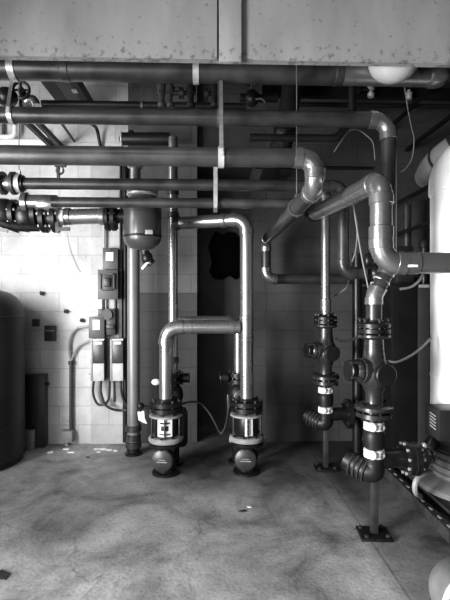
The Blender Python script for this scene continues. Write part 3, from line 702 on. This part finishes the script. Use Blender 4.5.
# floor conduit
t = thing('floor_conduit', 'pale conduit rising from floor junction box, curving right to the boxes', 'conduit', P(71, 437, 4.85))
MB().cyl(P(71, 434, 4.86), P(71, 362, 4.86), .019, n=12).build('tube', 'box', t)
MB().sweep(smooth_path([P(71, 362, 4.86), P(69, 350, 4.86), P(70, 338, 4.86), P(76, 329, 4.86), P(89, 326, 4.84)]), .013, 10).build('tube', 'lgrey', t)
MB().sweep(smooth_path([P(71, 364, 4.86), P(73, 356, 4.86), P(79, 346, 4.86), P(91, 340, 4.84)]), .011, 10).build('tube', 'lgrey', t)
MB().lathe([(.022, -.02), (.03, -.015), (.03, .02), (.022, .025)], P(71, 363, 4.86), (0,0,1), 12).build('coupling', 'giron', t)
t = thing('junction_box', 'pale junction box at the foot of the curved conduit', 'junction box', (X(66.5, 4.85), 4.85, .0))
MB().box(X(61, 4.8), X(72, 4.8), 4.8, YB, Z(66, 443, 4.8), Z(66, 431.5, 4.8), .004).build('body', 'lgrey', t)
MB().cyl((X(66.5, 4.85), 4.86, 0), (X(66.5, 4.85), 4.86, Z(66, 443, 4.8)), .02).build('stub', 'conduit', t)
t = thing('wall_plate', 'dark square plate on the wall between black tank and curved conduit', 'wall plate', P(50, 342, YB))
MB().box(X(45.5, YB), X(56.5, YB), YB-.04, YB, Z(50, 341, YB), Z(50, 325.5, YB), .003).build('plate', 'dbox', t)
MB().box(X(46.5, YB), X(55.5, YB), YB-.046, YB-.04, Z(50, 331, YB), Z(50, 329.8, YB)).build('slot', 'lgrey', t)
MB().box(X(46.5, YB), X(55.5, YB), YB-.046, YB-.04, Z(50, 340, YB), Z(50, 332, YB)).build('door', 'black', t)
tag(MB().box(X(33, YB), X(40, YB), YB-.03, YB, Z(36, 326.5, YB), Z(36, 319, YB), .003).build('wall_plate', 'dbox'), 'small dark plate on wall, nearest the black tank', 'wall plate')
for k, (px, py, lab) in enumerate(((42, 293, 'tiny dark stub on the lit wall above the black tank height'), (66, 311, 'tiny dark stub on the wall above the curved conduit'), (82, 320, 'tiny dark bolt on the wall left of the small labelled box'))):
    tag(MB().cyl(P(px-1.6, py, YB-.02), P(px+1.6, py+.6, YB-.02), .022, n=8).build('wall_stub', 'black'), lab, 'wall fitting')
t = thing('leaning_panel', 'dark panel standing on the floor between tank and conduit', 'panel', (X(36, 4.8), 4.8, 0))
MB().box(X(22.5, 4.78), X(44.5, 4.78), 4.78, 4.88, 0, Z(36, 375, 4.78), .004).build('panel', 'dbox', t)
MB().cyl(P(44.5, 384, 4.8), P(49, 384, 4.8), .02, n=10).build('latch', 'black', t)
tag(MB().box(X(23.5, 4.7), X(33, 4.7), 4.7, 4.77, 0, Z(28, 431, 4.7), .004).build('floor_box', 'lgrey'), 'small grey box on the floor in front of the dark panel', 'box')
# bits on the floor
def scrap(px, py, s, mat='paper'):
    Yf = F*CAMZ/(py-300); c = P(px, py, Yf); c.z = .001; pts = []
    k = random.randint(5, 7); ph = random.random()*6
    for i in range(k):
        a = ph+2*PI*i/k; rr = s*random.uniform(.5, 1.2); pts.append(c+Vector((math.cos(a)*rr*1.5, math.sin(a)*rr, 0)))
    return MB().poly(pts, (0, 0, .006)).build('debris_scrap', mat)
for px, py, s in ((51, 450.5, .03), (66, 447.5, .035), (71, 451, .03), (96, 448, .03), (99, 451, .02), (104, 448, .028), (109, 449, .025), (115, 450, .02)):
    tag(scrap(px, py, s), 'white flake of debris lying along the foot of the back wall', 'debris', 'white flakes along the wall base')
tag(scrap(88, 456, .015, 'ink'), 'tiny black pebble on the floor before the white flakes', 'debris')
tag(scrap(243, 512, .025, 'ink'), 'small dark scrap on the open floor in front of the right pump', 'debris')
tag(scrap(249, 508, .012, 'paper'), 'tiny pale scrap on the open floor beside the dark one', 'debris')
t = scrap(-1, 572, .05, 'ink'); tag(t, 'black object cut by the left edge on the near floor', 'debris')

# ------------------------------------------------------------------ floor pumps (pair in the middle)
def floor_pump(x, y, label, wide):
    t = thing('floor_pump', label, 'pump', (x, y, 0))
    MB().lathe([(.125, 0), (.125, .018), (.11, .024), (.06, .03)], (x, y, 0), (0,0,1), 28).build('base_plate', 'iron', t)
    MB().lathe([(.085, .022), (.085, .06), (.10, .12), (.105, .17), (.09, .22), (.10, .262)], (x, y, 0), (0,0,1), 28).build('housing', 'iron', t)
    cc = Vector((x-.005, y, .155)); f = Vector((-.12, -1, 0)).normalized()
    MB().lathe([(.08, .02), (.085, .10), (.097, .105), (.097, .125)], cc, f, 28).build('barrel', 'giron', t)
    cv = MB().lathe([(.094, .125), (.094, .138), (.085, .144), (0, .145)], cc, f, 28).build('end_cover', 'giron', t)
    q = cc+f*.147; sx = Vector((1, -.12, 0)).normalized()
    MB().bar(q-sx*.045+Vector((0,0,-.008)), q+sx*.045+Vector((0,0,-.008)), .006, .008).bar(q-sx*.03+Vector((0,0,.01)), q+sx*.03+Vector((0,0,.01)), .006, .006).build('raised_bars', 'lgrey', cv)
    fl = MB().lathe([(.10, .290), (.15, .292), (.155, .30), (.155, .325), (.145, .335), (.10, .337)], (x, y, 0), (0,0,1), 28).build('lower_flange', 'lgrey', t)
    MB().lathe([(.09, .25), (.148, .254), (.152, .262), (.152, .282), (.10, .288)], (x, y, 0), (0,0,1), 28).build('lower_flange', 'iron', t)
    bolts(t, (x, y, .295), (0,0,1), .135, 8, .11, .014, 'iron')
    MB().lathe([(.10, .337), (.105, .345), (.105, .50), (.10, .512)], (x, y, 0), (0,0,1), 28).build('strainer_body', 'iron', t)
    for k in range(5):
        a = 2*PI*k/5+.95; MB().cyl((x+.128*math.cos(a), y+.128*math.sin(a), .337), (x+.128*math.cos(a), y+.128*math.sin(a), .512), .008, n=10).build('tie_rod', 'giron', t)
    MB().lathe([(.10, .512), (.148, .514), (.148, .530), (.10, .540)], (x, y, 0), (0,0,1), 28).build('ring', 'lgrey', t)
    MB().lathe([(.10, .540), (.145, .556), (.145, .592), (.10, .594), (.10, .604), (.145, .606), (.145, .640), (.085, .65), (.075, .67)], (x, y, 0), (0,0,1), 28).build('upper_flange', 'iron', t)
    bolts(t, (x, y, .598), (0,0,1), .12, 8, .13, .014, 'giron')
    # curved label
    R = .107; a0, a1 = (-PI/2-.62, -PI/2+.62) if wide else (-PI/2-.22, -PI/2+.42)
    mb = MB(); prev = None
    N = 10
    for i in range(N+1):
        a = a0+(a1-a0)*i/N; c_, s_ = math.cos(a), math.sin(a)
        v = [mb.bm.verts.new((x+c_*rr, y+s_*rr, z)) for rr, z in ((R, .352), (R+.002, .352), (R+.002, .502), (R, .502))]
        if prev:
            for k in range(4): mb._f((prev[k], v[k], v[(k+1)%4], prev[(k+1)%4]))
        else: mb._f(v)
        prev = v
    mb._f(prev[::-1]); lb = mb.build('label', 'paper', t)
    def mark(al, ar, z0, z1_):
        m = MB(); pv = None
        for i in range(7):
            a = al+(ar-al)*i/6; c_, s_ = math.cos(a), math.sin(a)
            v = [m.bm.verts.new((x+c_*rr, y+s_*rr, z)) for rr, z in ((R+.002, z0), (R+.004, z0), (R+.004, z1_), (R+.002, z1_))]
            if pv:
                for k in range(4): m._f((pv[k], v[k], v[(k+1)%4], pv[(k+1)%4]))
            else: m._f(v)
            pv = v
        m._f(pv[::-1]); m.build('print', 'ink', lb)
    c0 = -PI/2
    if wide:
        mark(c0-.40, c0+.40, .463, .480); mark(c0-.30, c0+.30, .405, .448); mark(c0-.45, c0+.45, .368, .380)
    else:
        for zz in (.37, .395, .43, .47): mark(c0-.08, c0+.12, zz, zz+.014)
    return t
tA = floor_pump(pA, Y7, 'left floor pump with wide black-barred white label', True)
MB().lathe([(.06, .22), (.07, .25), (.07, .52), (.05, .56)], (pA+.12, Y7+.09, 0), (0,0,1), 20).build('side_chamber', 'iron', tA)
bolts(tA, (pA+.12, Y7+.02, .40), (0,0,1), .0, 1, .2, .012, 'giron')
tB = floor_pump(pB, Y7, 'right floor pump with narrow white label, before the dark recess', False)
c = Vector((pB-.15, Y7-.03, .30))
MB().cyl(c, c+Vector((.05,.02,0)), .025, n=12).build('drain_plug', 'lgrey', tB)
# white tag hanging at the left pump
t = thing('white_tag', 'white plastic tag hanging from black knob left of left pump', 'tag', P(141, 431, 4.1))
MB().poly([P(137.5, 412, 4.1), P(144, 411, 4.1), P(144.5, 418, 4.1), P(147, 424, 4.1), P(143, 422.5, 4.1), P(138.5, 420, 4.1)], (0, .02, 0)).build('tag', 'white', t)
MB().ball(P(140.5, 406, 4.12), .035).cyl(P(140.5, 406, 4.12), P(152, 408, 4.12), .014, n=10).cyl(P(140.5, 406, 4.11), P(140.5, 412, 4.11), .012, n=10).build('knob', 'iron', t)
# valves under the wall risers
def back_valve(x, px, label, white, sgn):
    t = thing('riser_valve', label, 'valve', (x, Y8, 0))
    MB().lathe([(.04, zv), (.10, zv-.005), (.10, zv-.04), (.06, zv-.045), (.06, zv-.06), (.10, zv-.065), (.10, zv-.10), (.05, zv-.11)], (x, Y8, 0), (0,0,1), 24).build('flange', 'iron', t)
    bolts(t, (x, Y8, zv-.05), (0,0,1), .085, 6, .13, .012, 'giron')
    MB().lathe([(.055, zv-.11), (.09, zv-.16), (.10, zv-.22), (.08, zv-.30), (.06, zv-.34)], (x, Y8, 0), (0,0,1), 24).build('body', 'iron', t)
    MB().lathe([(.06, zv-.34), (.06, .02), (.10, .018), (.10, 0)], (x, Y8, 0), (0,0,1), 20).build('standpipe', 'iron', t)
    MB().lathe([(.06, .06), (.06, .11), (.045, .115), (0, .12)], (x+.01, Y8, zv-.21), (0,-1,0), 20).build('cover', 'giron', t)
    c = Vector((x+sgn*.10, Y8-.02, zv-.05)); e = c+Vector((sgn*.06, -.02, .005))
    MB().cyl((x, Y8, c.z), e, .018, n=10).cyl(e-Vector((sgn*.06,0,0)), e, .045, n=12).build('actuator', 'iron', t)
    return t
t = back_valve(x8, 173, 'dark flanged valve under the bright wall riser behind left pump', True, 1)
c = P(156, 382, Y8-.1)
MB().ball(c, .042, .7).build('white_knob', 'white', t); MB().cyl(c, (x8, Y8, zv-.2), .014, n=10).build('stem', 'iron', t)
t = back_valve(x8b, 238, 'dark flanged valve in shadow behind right pump', False, -1)
MB().lathe([(.062, 0), (.075, .01), (.075, .05), (.062, .06)], (x8b, Y8, .50), (0,0,1), 20).build('bright_collar', 'steel', t)
MB().torus((x8b-.17, Y8-.03, zv-.05), (1,0,.2), .05, .010).build('handwheel', 'iron', t)
cable('hose', [P(181, 404, 4.2), P(190, 402, 4.25), P(200, 403, 4.3), P(210, 414, 4.3), P(219, 431, 4.3), P(222, 433, 4.3), P(226, 424, 4.3), P(229, 405, 4.35), P(230, 393, 4.4)], .010, 'giron', 'grey hose drooping between the two floor pumps', 'hose')
tag(MB().box(X(227, 4.38), X(231, 4.38), 4.36, 4.40, Z(228, 412, 4.38), Z(228, 394, 4.38), .004).build('gauge_box', 'giron'), 'slim grey box by the hose end behind right pump', 'box')

# ------------------------------------------------------------------ circulators (mid and right)
def circulator(x, y, label):
    t = thing('circulator_pump', label, 'pump', (x, y, 0), 'upright circulator pumps on legs')
    O = (x, y, 0)
    MB().lathe([(.058, 1.42), (.06, 1.41), (.095, 1.405), (.106, 1.395), (.106, 1.372), (.07, 1.37), (.07, 1.362), (.106, 1.36), (.106, 1.335), (.095, 1.328), (.06, 1.326)], O, (0,0,1), 28).build('upper_flange', 'iron', t)
    bolts(t, (x, y, 1.368), (0,0,1), .09, 6, .125, .013, 'giron', .5)
    MB().lathe([(.06, 1.326), (.106, 1.322), (.108, 1.308), (.10, 1.30), (.06, 1.29)], O, (0,0,1), 28).build('seat_ring', 'casting', t)
    MB().lathe([(.062, 1.29), (.066, 1.22), (.075, 1.16), (.098, 1.12), (.108, 1.07), (.098, 1.02), (.072, .98), (.058, .94), (.058, .875)], O, (0,0,1), 28).build('volute', 'casting', t)
    f = Vector((.12, -1, 0)).normalized()
    MB().lathe([(.062, .05), (.064, .115), (.07, .12), (.07, .135), (.063, .142), (0, .144)], Vector((x+.015, y, 1.075)), f, 28).build('end_disc', 'cabinet', t)
    h = Vector((-1, -.25, .05)).normalized(); c = Vector((x, y, 1.085))
    MB().lathe([(.085, .05), (.082, .10), (.072, .104), (.072, .115), (.076, .12), (.070, .14), (.06, .15)], c, h, 24).build('motor', 'casting', t)
    MB().lathe([(.05, .15), (.062, .152), (.066, .16), (.066, .19), (.060, .195), (0, .197)], c, h, 24).build('motor_cap', 'iron', t)
    for k in range(4): 
        a = k*PI/2+.6; aa, bb = ring_frame(h); q = c+(aa*math.cos(a)+bb*math.sin(a))*.068
        MB().cyl(q+h*.12, q+h*.20, .009, n=8).build('stud', 'giron', t)
    MB().lathe([(.06, .875), (.11, .868), (.125, .855), (.125, .835), (.115, .83), (.07, .828), (.07, .815), (.115, .812), (.115, .785), (.06, .78)], O, (0,0,1), 28).build('lower_flange', 'casting', t)
    bolts(t, (x, y, .825), (0,0,1), .105, 6, .11, .013, 'iron', .5)
    MB().lathe([(.055, .78), (.055, .42)], O, (0,0,1), 20).build('spool', 'iron', t)
    MB().lathe([(.056, .575), (.066, .585), (.068, .62), (.072, .66), (.066, .69), (.056, .70)], O, (0,0,1), 24).build('strainer', 'dpipe', t)
    for zz in (.725, .545):
        k = MB().lathe([(.056, -.028), (.066, -.024), (.066, .024), (.056, .028)], (x, y, zz), (0,0,1), 24).build('clamp', 'white', t)
        MB().torus((x+.03, y-.062, zz), (.4, -1, 0), .018, .007, 14, 6).build('lug', 'lgrey', k)
        MB().ball((x-.03, y-.062, zz+.004), .030).build('lug', 'white', k)
    # bottom elbow and ribbed branch
    A = [(x, y, .44)]
    MB().sweep(smooth_path([(x, y, .52), (x, y-.0, .47), (x-.01, y-.01, .43), (x-.05, y+.01, .425), (x-.10, y+.05, .445), (x-.15, y+.10, .47)]), .070, 20).build('elbow', 'dpipe', t)
    for k in range(4):
        q = Vector((x-.055-.024*k, y+.005+.02*k, .425+.008*k)); MB().torus(q, (-1, .75, .3), .071, .007, 24).build('rib', 'giron', t)
    MB().cyl((x+.04, y, .50), (x+.18, y+.02, .50), .06).build('branch', 'iron', t)
    MB().box(x-.022, x+.022, y-.022, y+.022, .02, .36, .003).build('leg', 'giron', t)
    MB().box(x-.1, x+.1, y-.085, y+.085, 0, .02, .003, rot=-.08).build('base_plate', 'iron', t)
    for i, j in ((-1,-1),(1,-1),(1,1),(-1,1)): MB().cyl((x+i*.07, y+j*.06, .02), (x+i*.07, y+j*.06, .035), .013, n=6).build('anchor_bolt', 'giron', t)
    return t
tC = circulator(xq, Yq, 'nearest upright pump on a square post, front right')
xm, Ym = X(325.5, 4.1), 4.1
tD = dup(tC, (xm, Ym, 0), 'smaller looking upright pump in the shade against the right wall')
zm = 1.42
t = thing('drop_pipe', 'upright pipe feeding the shaded pump at the right wall', 'pipe', (xm, Ym, zm))
MB().cyl((xm, Ym, zm), (xm, Ym, Z(325, 196, Ym)), .042).build('pipe_section', 'shiny', t)
for py in (196, 302, 308): MB().lathe([(.042, -.03), (.05, -.025), (.05, .025), (.042, .03)], (xm, Ym, Z(325, py, Ym)), (0,0,1)).build('coupling', 'shiny', t)
MB().lathe([(.05, 0), (.05, .03), (.02, .06), (0, .065)], (xm, Ym, Z(325, 196, Ym)), (0,0,1)).build('cap', 'giron', t)
# right hand branch of the shaded pump
t = thing('branch_pipe', 'black branch pipe with flange leaving the shaded pump to the right', 'pipe', (xm+.2, Ym, .44))
MB().cyl((xm+.18, Ym+.02, .50), (xm+.50, Ym+.04, .50), .06).build('pipe_section', 'iron', t)
MB().cyl((xm+.20, Ym+.02, .50), (xm+.235, Ym+.02, .50), .135).build('flange', 'iron', t)
bolts(t, (xm+.2175, Ym+.02, .50), (1,0,0), .115, 8, .07, .013, 'giron')
MB().box(xm+.43, xm+.49, Ym+.01, Ym+.07, 0, .44).build('leg', 'iron', t)
# conduit going down behind the front pump
tag(MB().cyl((X(357, 4.3), 4.3, 0), (X(357, 4.3), 4.3, 2.0), .045, n=14).build('dark_standpipe', 'iron'), 'black upright pipe behind the two circulators', 'pipe')
t = thing('pipe_valve', 'dark valve at right end of the short dropped pipe', 'valve', P(376, 281, 3.42))
MB().ball(P(376, 273, 3.45), .07).cyl(P(368, 273, 3.45), P(392, 274, 3.45), .05).build('body', 'iron', t)
MB().ball(P(368, 260, 3.45), .035, 1.6).cyl(P(368, 260, 3.45), P(372, 270, 3.45), .015).build('handle', 'iron', t)

# ------------------------------------------------------------------ white tank, its skid and neighbours
yK = 3.25; xK = X(469.5, yK); rK = .265
zS = .085
t = thing('white_tank', 'tall white jacketed tank on grey ribbed base at right edge', 'tank', (xK, yK, zS))
zd = Z(440, 193, yK); zj = .585
MB().lathe([(rK, zj), (rK, zd)], (xK, yK, 0), (0,0,1), 48).build('jacket', 'jacket', t)
prof = [(rK+.001, zd), (rK+.012, zd+.004), (rK+.012, zd+.06)] + [((rK+.012)*math.cos(a*PI/20), zd+.06+.34*math.sin(a*PI/20)) for a in range(1, 11)]
MB().lathe(prof, (xK, yK, 0), (0,0,1), 48).build('dome', 'jacket', t, ang=60)
for zz in (.98, 1.78): MB().lathe([(rK, 0), (rK+.003, .002), (rK+.003, .022), (rK, .024)], (xK, yK, zz), (0,0,1), 48, caps=False).build('jacket_band', 'jacket', t)
MB().lathe([(rK-.01, .47), (rK-.004, .475), (rK-.004, zj-.001), (rK-.01, zj)], (xK, yK, 0), (0,0,1), 48).build('plain_band', 'pipe', t)
pr = [(rK-.02, .26)]
for k in range(4):
    z0 = .27+k*.05; pr += [(rK-.014, z0), (rK+.004, z0+.008), (rK+.004, z0+.03), (rK-.014, z0+.038)]
MB().lathe(pr+[(rK-.02, .47)], (xK, yK, 0), (0,0,1), 48).build('ribbed_band', 'lpipe', t)
MB().lathe([(rK+.07, .17), (rK+.095, .178), (rK+.10, .215), (rK+.085, .228), (rK+.02, .24), (rK-.02, .26)], (xK, yK, 0), (0,0,1), 48).build('base_ring', 'lpipe', t)
MB().lathe([(rK-.03, zS), (rK-.03, .17)], (xK, yK, 0), (0,0,1), 40).build('plinth', 'iron', t)
# black box on the tank
c = P(443, 424, yK-rK-.03)
tb = thing('gauge_box', 'black control box with pale slots on the front of the white tank', 'control box', (c.x, yK-rK-.08, Z(440, 441, yK-rK-.1)))
z0, z1_ = Z(440, 440, yK-.28), Z(440, 409, yK-.28); x0, x1 = X(436, yK-.28), X(468, yK-.34)
MB().box(x0, x1, yK-.31, yK-.12, z0, z1_, .012).build('body', 'black', tb)
for k in range(5): MB().bar((x0-.002, yK-.28, z0+.07+k*.022), (x0-.002, yK-.20, z0+.08+k*.022), .004, .008).build('slot', 'lgrey', tb)
# flange chain from front pump to tank
t = thing('flange_chain', 'bolted black flanges joining the nearest pump to the white tank', 'pipe fitting', (xq+.3, Yq+.1, .33))
a = Vector((xq+.175, Yq+.02, .50)); d = Vector((1, 0, 0)); tk_ = Vector((xK-rK*.97, yK+.03, .50))
MB().cyl(a, a+d*.06, .06).build('pipe_section', 'iron', t)
MB().cyl(a+d*.04, a+d*.07, .118, n=28).build('flange', 'iron', t)
MB().cyl(a+d*.085, a+d*.115, .114, n=28).build('flange', 'iron', t)
MB().lathe([(.075, 0), (.075, .003), (.116, .004), (.116, .012), (.075, .015)], a+d*.07, d, 28).build('gasket', 'giron', t)
bolts(t, a+d*.077, d, .098, 10, .105, .010, 'steel')
MB().lathe([(.06, .115), (.075, .13), (.08, .165), (.065, .19), (.055, .20)], a, d, 24).build('check_valve', 'casting', t)
e = a+d*.19
MB().sweep(smooth_path([e, e+Vector((.03,.03,0)), e+Vector((.055,.12,0)), tk_]), .048, 18).build('elbow', 'giron', t)
MB().ball(a+d*.16+Vector((0,-.02,.085)), .022).build('plug', 'steel', t)
cable('hose', [P(431, 472, 3.02), P(424, 474, 2.98), P(418, 478, 2.96), P(415, 485, 2.95), P(416, 493, 2.98), P(420, 496, 3.08)], .018, 'lgrey', 'short pale hose curling down at the foot of the white tank', 'hose')
# skid
xs0, xs1 = X(386, 3.95), X(450, 2.86)
t = thing('skid_frame', 'low dark steel skid with pale bolts, under the white tank', 'skid', (1.6, 3.3, 0))
p0, p1 = Vector((xs0, 3.95, .04)), Vector((xs1, 2.82, .04)); dd = (p1-p0).normalized()
MB().bar(p0, p1, .06, .08).build('rail', 'rust', t)
MB().bar(p0+Vector((.7,0,0)), p1+Vector((.75,0,0)), .06, .08).build('rail', 'rust', t)
MB().box(xs0+.10, xs0+.68, 2.84, 3.93, .06, .0845).build('deck', 'rust', t)
for k in range(9):
    q = p0+dd*(.08+k*.125); MB().bar(q+Vector((0,0,.0405))-dd*.018, q+Vector((0,0,.0405))+dd*.018, .014, .008).build('bolt_slot', 'lgrey', t)
# cabinet behind
yc = 3.98; xc0 = X(392, yc); zc1 = Z(410, 284, yc)
t = thing('boiler_cabinet', 'tall black cabinet standing behind the white tank', 'cabinet', (xc0+.5, yc+.3, .0))
MB().box(xc0, 2.5, yc+.012, 4.8, .08, zc1, .006).build('body', 'cabinet', t)
MB().box(xc0+.02, 2.48, yc+.06, 4.75, 0, .08).build('plinth', 'cabinet', t)
MB().box(xc0+.005, X(417, yc), yc, yc+.012, .1, zc1-.01, .003).build('door', 'cabinet', t)
MB().box(X(418, yc), X(428.5, yc), yc-.012, yc+.012, .1, Z(420, 285, yc), .003).build('edge_panel', 'cabinet_l', t)
MB().box(X(418, yc), X(428.5, yc), yc-.016, yc-.012, Z(420, 287, yc)-.005, Z(420, 283.5, yc)-.01).build('top_trim', 'lgrey', t)
ya = 4.15
tag(MB().box(X(396, ya), X(414, ya), ya, ya+.2, zc1, Z(400, 246, ya), .006).build('relay_box', 'black'), 'black box on top of the cabinet, showing over the fat pipe', 'box')
tk = thing('vent_knob', 'grey stub with black cap on the cabinet top, left of white tank', 'vent', (X(424, ya), ya, zc1))
MB().cyl((X(424, ya), ya, zc1), (X(424, ya), ya, Z(424, 248, ya)), .022).build('stub', 'pipe', tk)
MB().lathe([(.035, 0), (.045, .01), (.045, .05), (.03, .075), (0, .08)], (X(424, ya), ya, Z(424, 248, ya)), (0,0,1), 16).build('cap', 'black', tk)
# insulated elbow up high
t = thing('insulated_pipe', 'pale wrapped pipe end high up behind the white tank', 'pipe', P(435, 182, 4.3))
A = [P(428, 176, 4.84), P(431, 171, 4.6), P(434, 167, 4.42), P(441, 160, 4.25), P(454, 150, 4.12), P(482, 133, 4.0)]
MB().sweep(smooth_path(A), .135, 24).build('jacket', 'jacket_w', t)
for q, ax in ((P(442, 159, 4.23), A[4]-A[2]), (P(456, 149, 4.1), A[5]-A[3])): MB().band(q, ax, .137, .03, .005).build('band', 'giron', t)
# insulated elbow near the floor at bottom right
t = thing('insulated_pipe', 'wrapped pipe elbow with white clamp on the floor, bottom right corner', 'pipe', (X(455, 2.2), 2.2, 0))
rI = .112; e0 = Vector((1.95, 2.42, rI+.004)); e1 = Vector((X(443, 2.25)-.035, 2.22, rI+.004)); e2 = Vector((X(443, 2.25)+.205, 1.55, rI+.004))
A = arc(e1, e0, e2, .13, 14)
MB().cyl(e0, A[0], rI, n=28).build('pipe_section', 'wrap', t)
MB().sweep(A, rI*1.02, 28).build('elbow', 'wrap', t)
dq = (e2-e1).normalized()
MB().cyl(A[-1], e2, rI*.86, n=28).build('pipe_section', 'wrap', t)
k = MB().band(A[-1]-dq*.0, dq, rI*1.02, .028, .012).build('clamp', 'white', t)
MB().band(A[-1]+dq*.05, dq, rI*.88, .02, .008).build('clamp', 'white', t)
MB().box(A[-1].x-.115, A[-1].x-.085, A[-1].y-.05, A[-1].y+.01, .02, .06, .004).build('clamp_screw', 'steel', t)

# ------------------------------------------------------------------ loose wires at right
cable('signal_wire', [P(334, 152, 3.7), P(340, 143, 3.7), P(349, 131, 3.7), P(358, 130, 3.7), P(366, 135, 3.7), P(373, 143, 3.7), P(375, 160, 3.7)], .0045, 'wire', 'thin wire arching below the second pipe near its right bend')
cable('signal_wire', [P(404, 84, 3.6), P(408, 110, 3.6), P(411, 125, 3.6), P(414, 140, 3.6), P(412, 158, 3.6), P(406, 168, 3.6), P(401, 172, 3.6)], .0045, 'wire', 'thin wire hanging from the ceiling left of the white tank')
cable('signal_wire', [P(352, 200, 3.1), P(357, 225, 3.1), P(356, 248, 3.1), P(352, 262, 3.1)], .0045, 'wire', 'left thin wire hanging behind the fat pipe')
cable('signal_wire', [P(353, 202, 3.0), P(358, 235, 3.0), P(362, 258, 3.0), P(367, 282, 3.0), P(370, 296, 3.0)], .0055, 'wire', 'pale wire running down to the nearest pump top')
cable('signal_wire', [P(334, 296, 4.2), P(341, 292, 4.2), P(347, 287, 4.2), P(349, 280, 4.3)], .008, 'wire', 'short pale wire end right of the shaded riser')
cable('motor_cable', [P(386, 361, 2.9), P(397, 362, 2.9), P(410, 356, 2.95), P(421, 348, 3.05), P(431, 338, 3.15)], .008, 'wire', 'grey cable from the nearest pump to the white tank')
cable('motor_cable', [P(334, 338, 4.05), P(341, 341, 4.0), P(350, 340, 3.6), P(362, 336, 3.1)], .011, 'cable', 'black cable between the two upright pumps')
cable('power_cable', [P(400, 289, 3.97), P(411, 287, 3.965), P(419, 281, 3.95), P(424, 273, 3.95)], .012, 'wire', 'grey looped cable under the fat pipe by the cabinet')
cable('signal_wire', [P(60, 195, 4.85), P(66, 240, 4.87), P(74, 262, 4.88), P(80, 272, 4.89)], .003, 'conduit', 'faint thin wire on the brightly lit wall under the left valves')

# ------------------------------------------------------------------ light
wd = bpy.data.worlds.new('world'); SC.world = wd; wd.use_nodes = True
wd.node_tree.nodes['Background'].inputs['Color'].default_value = g(.6); wd.node_tree.nodes['Background'].inputs['Strength'].default_value = .3
def area(name, loc, to, sx, sy, watts, spread=180):
    ld = bpy.data.lights.new(name, 'AREA'); ld.shape = 'RECTANGLE'; ld.size = sx; ld.size_y = sy; ld.energy = watts; ld.spread = math.radians(spread)
    o = bpy.data.objects.new(name, ld); COL.objects.link(o); o.location = loc
    o.rotation_euler = (Vector(to)-Vector(loc)).to_track_quat('-Z', 'Y').to_euler()
    return o
area('window_daylight', (XL-.03, 2.25, 2.05), (-1.95, 4.9, 2.1), .9, 2.1, 105, 100)
area('added_upper_wall_light', (XL+.012, 3.45, 3.53), (-1.2, 4.4, 3.45), .8, .5, 16, 160)  # added source behind the beam line, brightens the upper left wall
area('added_side_light', (XL-.03, .15, 1.1), (1.7, 3.1, 1.2), 1.4, 2.1, 215, 95)  # added unseen side source for the tank, near floor and beam
area('added_overhead_light', (-.9, .6, CEIL-.02), (-.9, .9, 0), 1.6, 1.6, 50, 110)  # added overhead source for the near floor, ceiling has no opening
area('added_rear_fill', (-1.05, YF+.02, 1.3), (-.8, 3.0, 1.9), 2.4, 2.4, 24, 140)  # added fill from behind the camera

SC.view_settings.view_transform = 'Standard'; SC.view_settings.look = 'None'
SC.view_settings.exposure = 0; SC.view_settings.gamma = 1; SC.view_settings.use_curve_mapping = False
